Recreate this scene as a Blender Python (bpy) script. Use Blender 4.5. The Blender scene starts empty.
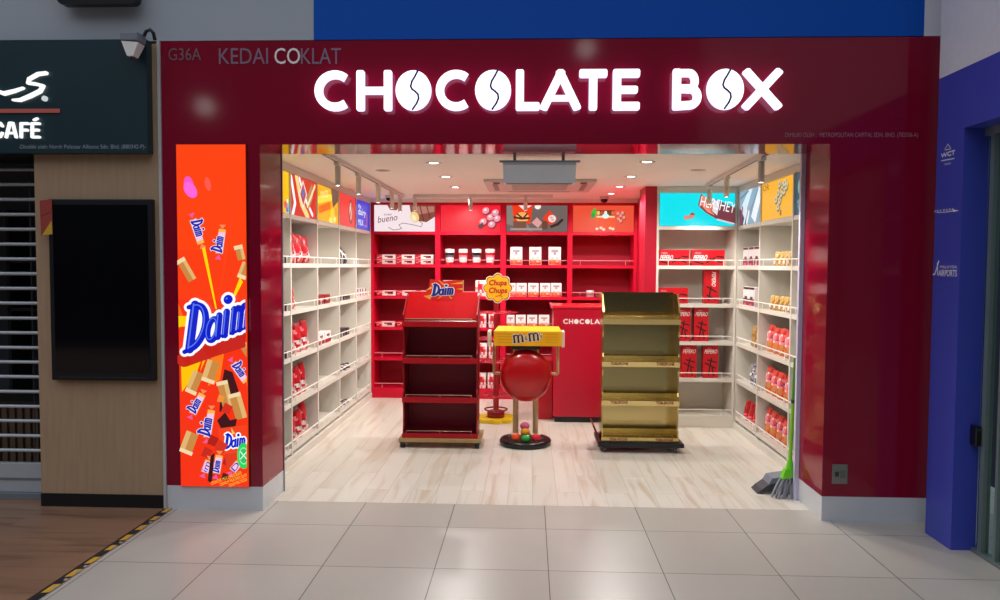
import bpy, bmesh, math, random
from mathutils import Vector, Matrix
from mathutils.geometry import tessellate_polygon
random.seed(7)
S = bpy.context.scene
COL = S.collection
PI = math.pi

# ------------------------------------------------------------------ camera model (surveyed from the photograph)
F, YAW, PITCH, ROLL, DIST, EYE = 753.236, .03905, -.04555, -.00527, 4.77349, 1.6
def cam_rot():
    return (Matrix.Rotation(YAW, 3, 'Z') @ Matrix.Rotation(PITCH, 3, 'X') @ Matrix.Rotation(ROLL, 3, 'Y'))
CR = cam_rot()
CP = Vector((0, -DIST, EYE))
def at(ax, val, u, w):
    """survey helper: the point of the plane ax=val seen at (u, w) of the 1000x600 photograph"""
    d = CR @ Vector(((u - 500) / F, 1, -(w - 300) / F))
    i = 'xyz'.index(ax)
    return CP + d * ((val - CP[i]) / d[i])

# ------------------------------------------------------------------ materials
def lin(h):
    h = h.lstrip('#')
    r = []
    for i in (0, 2, 4):
        c = int(h[i:i + 2], 16) / 255
        r.append(c / 12.92 if c <= .04045 else ((c + .055) / 1.055) ** 2.4)
    return (*r, 1)
_mc = {}
def new_mat(name):
    m = bpy.data.materials.new(name); m.use_nodes = True
    nt = m.node_tree
    b = nt.nodes['Principled BSDF']
    return m, nt, b
def M(h, rough=.5, metal=0, spec=.5, vary=.06, scale=18):
    """procedural surface: a base colour with slight noise mottling"""
    key = ('M', h, rough, metal, spec, vary, scale)
    if key in _mc: return _mc[key]
    m, nt, b = new_mat('surface_' + h.strip('#'))
    n = nt.nodes.new('ShaderNodeTexNoise'); n.inputs['Scale'].default_value = scale
    tc = nt.nodes.new('ShaderNodeTexCoord'); nt.links.new(tc.outputs['Object'], n.inputs['Vector'])
    mx = nt.nodes.new('ShaderNodeMix'); mx.data_type = 'RGBA'
    c = lin(h)
    mx.inputs[6].default_value = (*[max(0, x * (1 - vary)) for x in c[:3]], 1)
    mx.inputs[7].default_value = (*[min(1, x * (1 + vary)) for x in c[:3]], 1)
    nt.links.new(n.outputs['Fac'], mx.inputs[0]); nt.links.new(mx.outputs[2], b.inputs['Base Color'])
    b.inputs['Roughness'].default_value = rough; b.inputs['Metallic'].default_value = metal
    b.inputs['Specular IOR Level'].default_value = spec
    _mc[key] = m
    return m
def E(h, k=1.0):
    """something that gives off light itself: lit print, lamp, sign face"""
    key = ('E', h, k)
    if key in _mc: return _mc[key]
    m, nt, b = new_mat('lit_' + h.strip('#'))
    b.inputs['Base Color'].default_value = (.01, .01, .01, 1); b.inputs['Roughness'].default_value = .35
    b.inputs['Specular IOR Level'].default_value = .2
    b.inputs['Emission Color'].default_value = lin(h); b.inputs['Emission Strength'].default_value = k
    _mc[key] = m
    return m
def glass(h, rough=.02):
    m, nt, b = new_mat('glass'); b.inputs['Base Color'].default_value = lin(h)
    b.inputs['Transmission Weight'].default_value = 1; b.inputs['Roughness'].default_value = rough; b.inputs['IOR'].default_value = 1.3
    return m
def N(nt, kind, **kw):
    n = nt.nodes.new(kind)
    for k, v in kw.items():
        if k in n.inputs: n.inputs[k].default_value = v
        else: setattr(n, k, v)
    return n
def tile_mat():
    m, nt, b = new_mat('polished_mall_tiles')
    tc = N(nt, 'ShaderNodeTexCoord'); mp = N(nt, 'ShaderNodeMapping')
    mp.inputs['Location'].default_value = (.49 + .6, .249 + .628 * 20, 0)
    mp.inputs['Scale'].default_value = (1, 1, 1)
    nt.links.new(tc.outputs['Object'], mp.inputs['Vector'])
    br = N(nt, 'ShaderNodeTexBrick', offset=0.0, squash=1.0)
    br.inputs['Scale'].default_value = 1; br.inputs['Mortar Size'].default_value = .0028; br.inputs['Mortar Smooth'].default_value = .1
    br.inputs['Brick Width'].default_value = .6; br.inputs['Row Height'].default_value = .628
    br.inputs['Color1'].default_value = lin('#b0aaa0'); br.inputs['Color2'].default_value = lin('#b7b1a7'); br.inputs['Mortar'].default_value = lin('#5e544e')
    nt.links.new(mp.outputs['Vector'], br.inputs['Vector'])
    n = N(nt, 'ShaderNodeTexNoise'); n.inputs['Scale'].default_value = 2.2; n.inputs['Detail'].default_value = 6
    nt.links.new(tc.outputs['Object'], n.inputs['Vector'])
    r = N(nt, 'ShaderNodeMapRange'); r.inputs['To Min'].default_value = .9; r.inputs['To Max'].default_value = 1.06
    nt.links.new(n.outputs['Fac'], r.inputs['Value'])
    mx = N(nt, 'ShaderNodeVectorMath', operation='SCALE')
    nt.links.new(br.outputs['Color'], mx.inputs[0]); nt.links.new(r.outputs['Result'], mx.inputs['Scale'])
    nt.links.new(mx.outputs['Vector'], b.inputs['Base Color'])
    b.inputs['Roughness'].default_value = .31; b.inputs['Specular IOR Level'].default_value = .38
    return m
def plank_mat(name, c1, c2, streak, mortar, w, l, along, rough, amount):
    m, nt, b = new_mat(name)
    tc = N(nt, 'ShaderNodeTexCoord'); mp = N(nt, 'ShaderNodeMapping')
    mp.inputs['Location'].default_value = (20.05, 20.03, 0)
    if along == 'Y': mp.inputs['Rotation'].default_value = (0, 0, PI / 2)
    nt.links.new(tc.outputs['Object'], mp.inputs['Vector'])
    br = N(nt, 'ShaderNodeTexBrick', offset=.37, offset_frequency=2)
    br.inputs['Scale'].default_value = 1; br.inputs['Mortar Size'].default_value = .0012
    br.inputs['Brick Width'].default_value = l; br.inputs['Row Height'].default_value = w
    br.inputs['Color1'].default_value = lin(c1); br.inputs['Color2'].default_value = lin(c2); br.inputs['Mortar'].default_value = lin(mortar)
    nt.links.new(mp.outputs['Vector'], br.inputs['Vector'])
    # shift the grain from plank to plank
    ad = N(nt, 'ShaderNodeVectorMath', operation='MULTIPLY_ADD')
    ad.inputs[1].default_value = (30, 30, 30); nt.links.new(br.outputs['Color'], ad.inputs[0]); nt.links.new(mp.outputs['Vector'], ad.inputs[2])
    m2 = N(nt, 'ShaderNodeMapping'); m2.inputs['Scale'].default_value = (.9, 9, 1)
    nt.links.new(ad.outputs['Vector'], m2.inputs['Vector'])
    n = N(nt, 'ShaderNodeTexNoise'); n.inputs['Scale'].default_value = 1.4; n.inputs['Detail'].default_value = 5; n.inputs['Distortion'].default_value = .6
    nt.links.new(m2.outputs['Vector'], n.inputs['Vector'])
    r = N(nt, 'ShaderNodeMapRange'); r.inputs['From Min'].default_value = .5; r.inputs['From Max'].default_value = .75; r.inputs['To Max'].default_value = amount
    nt.links.new(n.outputs['Fac'], r.inputs['Value'])
    mx = N(nt, 'ShaderNodeMix', data_type='RGBA'); mx.inputs[7].default_value = lin(streak)
    nt.links.new(r.outputs['Result'], mx.inputs[0]); nt.links.new(br.outputs['Color'], mx.inputs[6])
    nt.links.new(mx.outputs[2], b.inputs['Base Color'])
    b.inputs['Roughness'].default_value = rough
    return m
def grain_mat(name, c1, c2, scale, rough=.5):
    m, nt, b = new_mat(name)
    tc = N(nt, 'ShaderNodeTexCoord'); mp = N(nt, 'ShaderNodeMapping'); mp.inputs['Scale'].default_value = scale
    nt.links.new(tc.outputs['Object'], mp.inputs['Vector'])
    n = N(nt, 'ShaderNodeTexNoise'); n.inputs['Scale'].default_value = 3; n.inputs['Detail'].default_value = 6
    nt.links.new(mp.outputs['Vector'], n.inputs['Vector'])
    mx = N(nt, 'ShaderNodeMix', data_type='RGBA'); mx.inputs[6].default_value = lin(c1); mx.inputs[7].default_value = lin(c2)
    nt.links.new(n.outputs['Fac'], mx.inputs[0]); nt.links.new(mx.outputs[2], b.inputs['Base Color'])
    b.inputs['Roughness'].default_value = rough
    return m

# ------------------------------------------------------------------ mesh builder
class MB:
    def __init__(self): self.v = []; self.f = []; self.k = []; self.mats = []; self.smooth = []
    def mi(self, m):
        if m not in self.mats: self.mats.append(m)
        return self.mats.index(m)
    def add(self, verts, faces, m, smooth=False):
        o = len(self.v); self.v += [Vector(p) for p in verts]
        i = self.mi(m) if not isinstance(m, list) else None
        for n, f in enumerate(faces):
            self.f.append([o + q for q in f]); self.k.append(i if i is not None else self.mi(m[n])); self.smooth.append(smooth)
        return self
    def box(self, x0, x1, y0, y1, z0, z1, m, b=0, tf=None):
        if b:
            bm = bmesh.new(); bmesh.ops.create_cube(bm, size=1)
            for v in bm.verts:
                v.co = Vector((x0 if v.co.x < 0 else x1, y0 if v.co.y < 0 else y1, z0 if v.co.z < 0 else z1))
            bmesh.ops.bevel(bm, geom=list(bm.edges), offset=b, segments=2, affect='EDGES', profile=.6)
            bm.verts.index_update()
            vs = [v.co.copy() for v in bm.verts]; fs = [[v.index for v in f.verts] for f in bm.faces]; bm.free()
        else:
            vs = [Vector((x, y, z)) for x in (x0, x1) for y in (y0, y1) for z in (z0, z1)]
            fs = [(0, 1, 3, 2), (4, 6, 7, 5), (0, 4, 5, 1), (2, 3, 7, 6), (0, 2, 6, 4), (1, 5, 7, 3)]
        if tf: vs = [tf @ v for v in vs]
        return self.add(vs, fs, m)
    def prism(self, poly, o, r, u, d, m, side=None):
        """polygon in the plane (o, r, u), pushed back by the vector d"""
        o, r, u, d = Vector(o), Vector(r), Vector(u), Vector(d)
        a = [o + r * p[0] + u * p[1] for p in poly]; n = len(a)
        vs = a + [p + d for p in a]
        tri = [list(t) for t in tessellate_polygon([[Vector((p[0], p[1], 0)) for p in poly]])]
        self.add(vs, tri + [[n + i for i in t] for t in tri], m)
        o0 = len(self.v) - 2 * n
        i = self.mi(side or m)
        for j in range(n):
            self.f.append([o0 + j, o0 + (j + 1) % n, o0 + n + (j + 1) % n, o0 + n + j]); self.k.append(i); self.smooth.append(False)
        return self
    def tube(self, pts, r, m, n=10, closed=False, caps=True, smooth=True):
        pts = [Vector(p) for p in pts]; rs = r if isinstance(r, (list, tuple)) else [r] * len(pts)
        vs = []; L = len(pts); prev = None
        for i, p in enumerate(pts):
            if closed: t = pts[(i + 1) % L] - pts[i - 1]
            else: t = pts[min(i + 1, L - 1)] - pts[max(i - 1, 0)]
            t.normalize()
            if prev is None: a = t.orthogonal().normalized()
            else: a = (prev - t * prev.dot(t)).normalized()
            prev = a; b = t.cross(a)
            vs += [p + (a * math.cos(2 * PI * q / n) + b * math.sin(2 * PI * q / n)) * rs[i] for q in range(n)]
        fs = []
        for i in range(L if closed else L - 1):
            j = (i + 1) % L
            fs += [(i * n + q, i * n + (q + 1) % n, j * n + (q + 1) % n, j * n + q) for q in range(n)]
        self.add(vs, fs, m, smooth)
        if caps and not closed:
            self.add(vs[:n], [list(range(n))[::-1]], m); self.add(vs[-n:], [list(range(n))], m)
        return self
    def lathe(self, prof, m, c=(0, 0, 0), n=20, ax='z', mats=None, smooth=True):
        """profile [(radius, height)...] turned about an axis through c"""
        c = Vector(c); vs = []
        for (r, h) in prof:
            for q in range(n):
                a = 2 * PI * q / n
                p = {'z': (r * math.cos(a), r * math.sin(a), h), 'y': (r * math.cos(a), h, r * math.sin(a)), 'x': (h, r * math.cos(a), r * math.sin(a))}[ax]
                vs.append(c + Vector(p))
        fs = []; ms = []
        for i in range(len(prof) - 1):
            for q in range(n):
                fs.append((i * n + q, i * n + (q + 1) % n, (i + 1) * n + (q + 1) % n, (i + 1) * n + q)); ms.append(mats[i] if mats else m)
        self.add(vs, fs, ms, smooth)
        if prof[0][0] > 1e-5: self.add(vs[:n], [list(range(n))], mats[0] if mats else m)
        if prof[-1][0] > 1e-5: self.add(vs[-n:], [list(range(n))], mats[-1] if mats else m)
        return self
    def ball(self, c, r, m, n=14, sq=(1, 1, 1), tf=None):
        k = n // 2
        pr = [(math.sin(PI * i / k), -math.cos(PI * i / k)) for i in range(k + 1)]
        o = len(self.v)
        self.lathe(pr, m, (0, 0, 0), n)
        for i in range(o, len(self.v)):
            p = self.v[i]; p = Vector((p.x * sq[0], p.y * sq[1], p.z * sq[2])) * r
            if tf: p = tf @ p
            self.v[i] = p + Vector(c)
        return self
    def move(self, mat):
        self.v = [mat @ p for p in self.v]; return self
    def build(self, name, parent=None, loc=None):
        me = bpy.data.meshes.new(name)
        off = world_loc(parent) if parent else Vector(loc or (0, 0, 0))
        me.from_pydata([tuple(p - off) for p in self.v], [], self.f)
        for m in self.mats: me.materials.append(m)
        me.polygons.foreach_set('material_index', self.k); me.polygons.foreach_set('use_smooth', self.smooth)
        bm = bmesh.new(); bm.from_mesh(me); bmesh.ops.recalc_face_normals(bm, faces=bm.faces); bm.to_mesh(me); bm.free()
        me.update()
        o = bpy.data.objects.new(name, me); COL.objects.link(o)
        if parent: o.parent = parent
        else: o.location = off
        return o
def world_loc(o):
    p = Vector((0, 0, 0))
    while o: p += o.location; o = o.parent
    return p
def tag(o, label, cat, group=None):
    o['label'] = label; o['category'] = cat
    if group: o['group'] = group
    return o
def thing(name, label, cat, loc=(0, 0, 0), group=None):
    o = bpy.data.objects.new(name, None); o.empty_display_size = .1; COL.objects.link(o); o.location = loc
    return tag(o, label, cat, group)
def struct(name, mb):
    o = mb.build(name); o['kind'] = 'structure'; return o
def one(name, mb, label, cat, loc=(0, 0, 0), group=None):
    return tag(mb.build(name, None, loc), label, cat, group)

# ------------------------------------------------------------------ flat art and lettering
_tc = {}
def text_tris(s):
    """triangles of a line of text, unit box (width, height 1)"""
    if s in _tc: return _tc[s]
    cu = bpy.data.curves.new('lettering', 'FONT'); cu.body = s; cu.resolution_u = 3
    o = bpy.data.objects.new('lettering', cu); COL.objects.link(o)
    bpy.context.view_layer.update()
    me = bpy.data.meshes.new_from_object(o.evaluated_get(bpy.context.evaluated_depsgraph_get()))
    me.calc_loop_triangles()
    vs = [v.co.copy() for v in me.vertices]
    x0 = min(v.x for v in vs); x1 = max(v.x for v in vs); y0 = min(v.y for v in vs); y1 = max(v.y for v in vs)
    tr = [[((vs[i].x - x0) / (x1 - x0), (vs[i].y - y0) / (y1 - y0)) for i in t.vertices] for t in me.loop_triangles]
    bpy.data.objects.remove(o); bpy.data.curves.remove(cu); bpy.data.meshes.remove(me)
    _tc[s] = tr
    return tr
def clip(poly, A):
    for ax, lim, sg in ((0, 0, 1), (0, A, -1), (1, 0, 1), (1, 1, -1)):
        out = []
        for i in range(len(poly)):
            p, q = poly[i - 1], poly[i]
            dp, dq = sg * (p[ax] - lim), sg * (q[ax] - lim)
            if (dp >= 0) != (dq >= 0):
                t = dp / (dp - dq); out.append((p[0] + (q[0] - p[0]) * t, p[1] + (q[1] - p[1]) * t))
            if dq >= 0: out.append(q)
        poly = out
        if len(poly) < 3: return []
    return poly
def rot2(p, c, a):
    s, k = math.sin(a), math.cos(a); x, y = p[0] - c[0], p[1] - c[1]
    return (c[0] + x * k - y * s, c[1] + x * s + y * k)
def ell(cx, cy, rx, ry, a=0, n=18):
    return [rot2((cx + rx * math.cos(2 * PI * i / n), cy + ry * math.sin(2 * PI * i / n)), (cx, cy), a) for i in range(n)]
def rect(cx, cy, w, h, a=0):
    return [rot2(p, (cx, cy), a) for p in ((cx - w / 2, cy - h / 2), (cx + w / 2, cy - h / 2), (cx + w / 2, cy + h / 2), (cx - w / 2, cy + h / 2))]
def arc(cx, cy, rx, ry, a0, a1, n=14):
    return [(cx + rx * math.cos(math.radians(a0 + (a1 - a0) * i / n)), cy + ry * math.sin(math.radians(a0 + (a1 - a0) * i / n))) for i in range(n + 1)]
def stroke_polys(pts, w, caps=True, n=12):
    out = []
    ws = w if isinstance(w, (list, tuple)) else [w] * len(pts)
    for i in range(len(pts) - 1):
        (x0, y0), (x1, y1) = pts[i], pts[i + 1]; L = math.hypot(x1 - x0, y1 - y0) or 1e-9
        nx, ny = -(y1 - y0) / L / 2, (x1 - x0) / L / 2
        out.append([(x0 + nx * ws[i], y0 + ny * ws[i]), (x0 - nx * ws[i], y0 - ny * ws[i]), (x1 - nx * ws[i + 1], y1 - ny * ws[i + 1]), (x1 + nx * ws[i + 1], y1 + ny * ws[i + 1])])
    for i, p in enumerate(pts):
        if caps or 0 < i < len(pts) - 1: out.append(ell(p[0], p[1], ws[i] / 2, ws[i] / 2, 0, n))
    return out
def item_polys(it):
    k = it[0]
    if k == 'p': return [[(it[2][i][0], it[2][i][1]) for i in t] for t in tessellate_polygon([[Vector((*p, 0)) for p in it[2]]])]
    if k == 'e': return [ell(*it[2:])]
    if k == 'r': return [rect(*it[2:])]
    if k == 's': return stroke_polys(it[3], it[2])
    if k == 't':
        _, c, s, x, y, w, h, a, sh = it
        return [[rot2((x + p[0] * w + sh * p[1] * h, y + p[1] * h), (x, y), a) for p in t] for t in text_tris(s)]
def paint(mb, o, r, u, nrm, w, h, items, matf, step=.0006, start=.0006, doclip=True):
    """lay flat print on the rectangle o + r*w + u*h; item coordinates run 0..w/h and 0..1"""
    o, r, u, nrm = Vector(o), Vector(r), Vector(u), Vector(nrm)
    A = w / h
    for li, it in enumerate(items):
        m = matf(it[1]); z = start + step * li
        for poly in item_polys(it):
            if doclip: poly = clip(poly, A)
            if len(poly) < 3: continue
            mb.add([o + r * (p[0] * h) + u * (p[1] * h) + nrm * z for p in poly], [list(range(len(poly)))], m)
def text_on(mb, s, o, r, u, nrm, w, h, m, lift=.001, shear=0, bold=0):
    o, r, u, nrm = Vector(o), Vector(r), Vector(u), Vector(nrm)
    offs = [(0, 0)] + ([(bold, 0), (bold * .5, bold * .6), (bold * .5, -bold * .6)] if bold else [])
    for k, (bx, by) in enumerate(offs):
        for t in text_tris(s):
            mb.add([o + r * (p[0] * w + shear * p[1] * h + bx) + u * (p[1] * h + by) + nrm * (lift + k * .00012) for p in t], [(0, 1, 2)], m)
X, Y, Z = Vector((1, 0, 0)), Vector((0, 1, 0)), Vector((0, 0, 1))

# serif logotype built from strokes; (points, width)
def daim_strokes():
    q = .575
    D = [([(.14, .02), (.2, 1)], .2), (arc(.2, .5, .5, .47, 88, -90, 14), .16), ([(-.06, 1.0), (.3, 1.0)], .1), ([(-.06, .0), (.3, .02)], .1)]
    a = [(arc(1.02, .27, .2, .24, 0, 360, 16), .13), ([(1.24, .54), (1.24, .06)], .15), ([(1.24, .04), (1.36, .06)], .08)]
    i_ = [([(1.53, .56), (1.53, .04)], .15), ([(1.44, .57), (1.53, .57)], .07), ([(1.45, .02), (1.61, .02)], .07), ([(1.52, .83), (1.54, .84)], .2)]
    m_ = [([(1.83, .56), (1.83, .04)], .14), (arc(1.97, .38, .14, .18, 180, 0, 8), .12), ([(2.11, .4), (2.11, .04)], .14), (arc(2.25, .38, .14, .18, 180, 0, 8), .12), ([(2.39, .4), (2.39, .04)], .14), ([(1.74, .57), (1.83, .57)], .07), ([(1.76, .02), (2.46, .02)], .06)]
    return [([(p[0] * q, p[1]) for p in pts], w) for pts, w in D + a + i_ + m_]
def daim(x, y, s, rot, blue='#1322c8', white='#ffffff', out=.13, rise=0, lean=.1, light=None):
    its = []
    for grow, c in ((out, white), (0, blue)):
        for pts, w in daim_strokes():
            its.append(('s', c, (w + grow) * s, [rot2((x + (p[0] + lean * p[1]) * s, y + (p[1] + rise * p[0]) * s), (x, y), rot) for p in pts]))
    if light:
        for pts, w in daim_strokes():
            if w > .12: its.append(('s', light, w * .18 * s, [rot2((x + (p[0] + lean * p[1] - .035) * s, y + (p[1] + rise * p[0] + .02) * s), (x, y), rot) for p in pts]))
    return its
def flat(its):
    """same layer for runs of one colour"""
    return its
def paint_layers(mb, o, r, u, nrm, w, h, items, matf, step=.0007):
    z = step; last = None
    for it in items:
        if last is not None and it[1] != last: z += step
        last = it[1]
        paint(mb, o, r, u, nrm, w, h, [it], matf, 0, z)

# ================================================================== SETTING
CEIL = 2.39
XL, XR, ZT = -2.357, 2.483, 3.013
XW = 2.53
OL, OR_, ZO, DEP, SK = -1.723, 1.854, 2.3626, .41, .155
SL, SR, YB, YR = -1.897, 2.04, 4.18, 2.74
RED_GLOSS = M('#880c2a', .09, spec=.45, vary=.03, scale=3)
RED_SHELF = M('#c6042c', .4, spec=.3, vary=.03, scale=4)
WHITE_SHELF = M('#d8d3c8', .45, vary=.02, scale=4)
TRIM_METAL = M('#8d8d99', .3, .6)

struct('floor', MB().box(-2.36, 6, -9, .196, -.1, 0, tile_mat()))
struct('floor_shop', MB().box(-2.36, 3.4, .196, 5.0, -.1, .001, plank_mat('whitewashed_planks', '#d8d4ca', '#cfcabe', '#b39c7c', '#a09684', .17, 1.15, 'Y', .3, .7)))
struct('floor_cafe', MB().box(-9, -2.362, -9, 5, -.1, .004, plank_mat('brown_planks', '#8c6a52', '#80604a', '#563e2e', '#5a4436', .15, 1.3, 'X', .35, .8)))
struct('ceiling', MB().box(-2.36, 2.6, DEP, 5.0, CEIL, CEIL + .1, M('#f0eae2', .8, vary=.015, scale=2)))
struct('wall_left', MB().box(-2.36, -2.26, DEP, 5.0, 0, CEIL, M('#d5cfc4', .7)))
struct('wall_right', MB().box(2.42, 2.52, DEP, 5.0, 0, CEIL, M('#d5cfc4', .7)))
struct('wall_back', MB().box(-2.36, 2.52, 4.62, 4.72, 0, CEIL, M('#7c0010', .6)))
fa = MB()
fa.box(XL, OL, 0, DEP, SK, ZO, RED_GLOSS); fa.box(OR_, XW, 0, DEP, SK, ZO, RED_GLOSS); fa.box(XL, XW, 0, DEP, ZO, ZT, RED_GLOSS)
struct('wall_front', fa)
SKM = M('#cdd0d3', .35, vary=.02)
struct('baseboard_left', MB().box(XL, OL, -.002, DEP, 0, SK, SKM))
struct('baseboard_right', MB().box(OR_, XW, -.002, DEP, 0, SK, SKM))
struct('trim_1', MB().box(-2.376, XL - .001, -.012, .05, 0, ZT, M('#b9b9b9', .4)))
struct('trim_2', MB().box(OL - .004, OL + .006, DEP + .001, DEP + .015, 0, CEIL - .002, M('#85868e', .3, .3)))
struct('trim_3', MB().box(OR_ - .028, OR_ + .006, DEP + .001, DEP + .03, 0, CEIL - .002, M('#cfcce4', .35, 0)))
# wall above the shopfront
UP = M('#a9b0b8', .5, vary=.02, scale=2)
struct('wall_upper', MB().box(-9, -1.37, .0, .2, ZT + .004, 7, UP).box(2.397, 2.53, .0, .2, ZT + .004, 7, M('#dcdce2', .6)))
struct('wall_upper_blue', MB().box(-1.37, 2.397, -.004, .2, ZT + .004, 7, M('#0052b8', .6, spec=.2, vary=.03, scale=2)))
# cafe next door: wood panel, black skirting, sign fascia
struct('wall_cafe', MB().box(-3.2, -2.378, 0, .4, .09, 3.0, grain_mat('oak_panel', '#b8997a', '#9c8165', (14, 14, 1.1), .5)))
struct('wall_cafe_lintel', MB().box(-9, -3.2005, 0.02, .4, 2.295, 3.0, M('#171c22', .6)))
struct('baseboard_cafe', MB().box(-3.2, -2.378, -.008, .4, .004, .09, M('#0c0c12', .35)))
CAFE_G = M('#0c2f38', .4, vary=.05, scale=2)
struct('wall_cafe_fascia', MB().box(-9, -2.414, -.07, -.001, 2.3, 3.008, CAFE_G))
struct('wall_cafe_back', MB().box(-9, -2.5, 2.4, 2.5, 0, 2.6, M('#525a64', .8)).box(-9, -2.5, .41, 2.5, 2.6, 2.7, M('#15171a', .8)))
# blue side wall on the right with its glazed entrance
BLUE = M('#3c49b4', .4, vary=.04, scale=2)
BLUE_D = M('#264ea4', .45, vary=.04, scale=2)
bl = MB()
bl.box(2.4, 2.54, -.466, -.19, 0, 2.71, BLUE)
bl.box(2.4, 2.54, -6, -.466, 2.376, 2.71, BLUE)
# recessed jamb and head lining
bl.box(2.541, 2.56, -.467, -.19, 0, 2.376, BLUE_D)
struct('wall_right_blue', bl)
struct('wall_side_upper', MB().box(2.4, 2.6, -6, -.19, 2.711, 7, M('#dcdce2', .6)).box(2.531, 2.6, -.1899, .2, 0, 7, M('#dcdce2', .6)))
struct('wall_far_hall', MB().box(4.6, 4.7, -8, 2, 0, 5, M('#a4b2b4', .8)))

# glazed sliding door
dr = MB(); g_alu = M('#7d8c88', .3, .4)
for (y, w) in ((-.52, .035), (-.66, .022), (-1.5, .05), (-2.6, .05)): dr.box(2.515, 2.56, y - w, y, .02, 2.37, g_alu)
dr.box(2.51, 2.57, -6, -.468, 0, .02, g_alu); dr.box(2.51, 2.57, -6, -.468, 2.33, 2.375, g_alu)
d = struct('door_1', dr)
pane = MB().box(2.535, 2.543, -6, -.47, .02, 2.33, glass('#c4d8d4')).build('pane', d)

# ================================================================== SHOP FITTINGS
ZS = [2.0, 1.61, 1.232, .857, .49, .122]     # shelf heights shared by every unit
TH = .035
def wire_rail(name, p0, p1, inward, m, parent, z):
    """thin rail along the front edge with two little posts"""
    mb = MB(); p0, p1 = Vector(p0), Vector(p1)
    a, b = p0.copy(), p1.copy(); a.z = b.z = z + .055
    mb.box(min(a.x, b.x) - .004, max(a.x, b.x) + .004, min(a.y, b.y) - .004, max(a.y, b.y) + .004, a.z - .004, a.z + .004, m)
    for t in (.12, .88):
        q = p0.lerp(p1, t); mb.box(q.x - .003, q.x + .003, q.y - .003, q.y + .003, z, z + .052, m)
    return mb.build(name, parent)
RAILW = M('#f2efe8', .4)
# left unit
tL = thing('display_shelf', 'white cubby shelf unit along the left wall, five bays deep', 'shelf unit', (-2.06, 2.3, 0))
LP = [.44, 1.159, 1.914, 2.69, 3.42, 4.165]
for y in LP: MB().box(-2.24, SL, y - .012, y + .012, .06, 2.327, WHITE_SHELF).build('divider', tL)
for z in ZS:
    for a, b in zip(LP[:-1], LP[1:]): MB().box(-2.24, SL - .004, a + .012, b - .012, z - TH, z, WHITE_SHELF).build('shelf_board', tL)
MB().box(-2.25, -2.241, LP[0], LP[-1], .06, CEIL - .03, WHITE_SHELF).build('back_panel', tL)
MB().box(-2.25, SL, LP[0] - .012, LP[-1] + .012, 2.328, CEIL - .003, WHITE_SHELF).build('top_rail', tL)
MB().box(-2.25, SL + .01, LP[0] - .012, LP[-1] + .012, .002, .062, WHITE_SHELF).build('plinth', tL)
for z in ZS[1:]:
    for a, b in zip(LP[:-1], LP[1:]): wire_rail('rail', (SL - .002, a + .02, z), (SL - .002, b - .02, z), 0, RAILW, tL, z)
# right unit
tR = thing('display_shelf', 'white cubby shelf unit along the right wall', 'shelf unit', (2.2, 1.6, 0))
RP = [.44, 1.19, 2.02, 2.725]
for y in RP: MB().box(SR, 2.4, y - .012, y + .012, .06, 2.327, WHITE_SHELF).build('divider', tR)
for z in ZS:
    for a, b in zip(RP[:-1], RP[1:]): MB().box(SR + .004, 2.4, a + .012, b - .012, z - TH, z, WHITE_SHELF).build('shelf_board', tR)
MB().box(2.401, 2.41, RP[0], RP[-1], .06, CEIL - .03, WHITE_SHELF).build('back_panel', tR)
MB().box(SR, 2.41, RP[0] - .012, RP[-1] + .012, 2.328, CEIL - .003, WHITE_SHELF).build('top_rail', tR)
MB().box(SR - .01, 2.41, RP[0] - .012, RP[-1] + .012, .002, .062, WHITE_SHELF).build('plinth', tR)
for z in ZS[1:]:
    for a, b in zip(RP[:-1], RP[1:]): wire_rail('rail', (SR + .002, a + .02, z), (SR + .002, b - .02, z), 0, RAILW, tR, z)
# white unit facing the entrance, right of the counter
tB = thing('display_shelf', 'white shelf unit facing the entrance beside the red partition', 'shelf unit', (1.64, 2.9, 0))
for (a, b) in ((1.252, 1.274), (2.018, 2.036)): MB().box(a, b, YR, 3.1, .002, CEIL - .003, WHITE_SHELF).build('side_panel', tB)
MB().box(1.275, 2.017, 3.09, 3.1, .06, CEIL - .003, WHITE_SHELF).build('back_panel', tB)
for z in ZS: MB().box(1.275, 2.017, YR + .004, 3.089, z - TH, z, WHITE_SHELF).build('shelf_board', tB)
MB().box(1.275, 2.017, YR, YR + .03, 2.326, CEIL - .003, WHITE_SHELF).build('top_rail', tB)
MB().box(1.275, 2.017, YR + .002, YR + .03, .002, .085, WHITE_SHELF).build('plinth', tB)
for z in ZS[1:]: wire_rail('rail', (1.285, YR + .012, z), (2.0, YR + .012, z), 0, RAILW, tB, z)
# red partition between the two
struct('wall_partition', MB().box(1.264, 1.3, 3.121, 4.6, .002, CEIL - .001, M('#b4042a', .4, vary=.03, scale=3)).box(1.136, 1.25, YR, 3.12, .002, CEIL - .001, M('#b4042a', .4, vary=.03, scale=3)))
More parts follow.
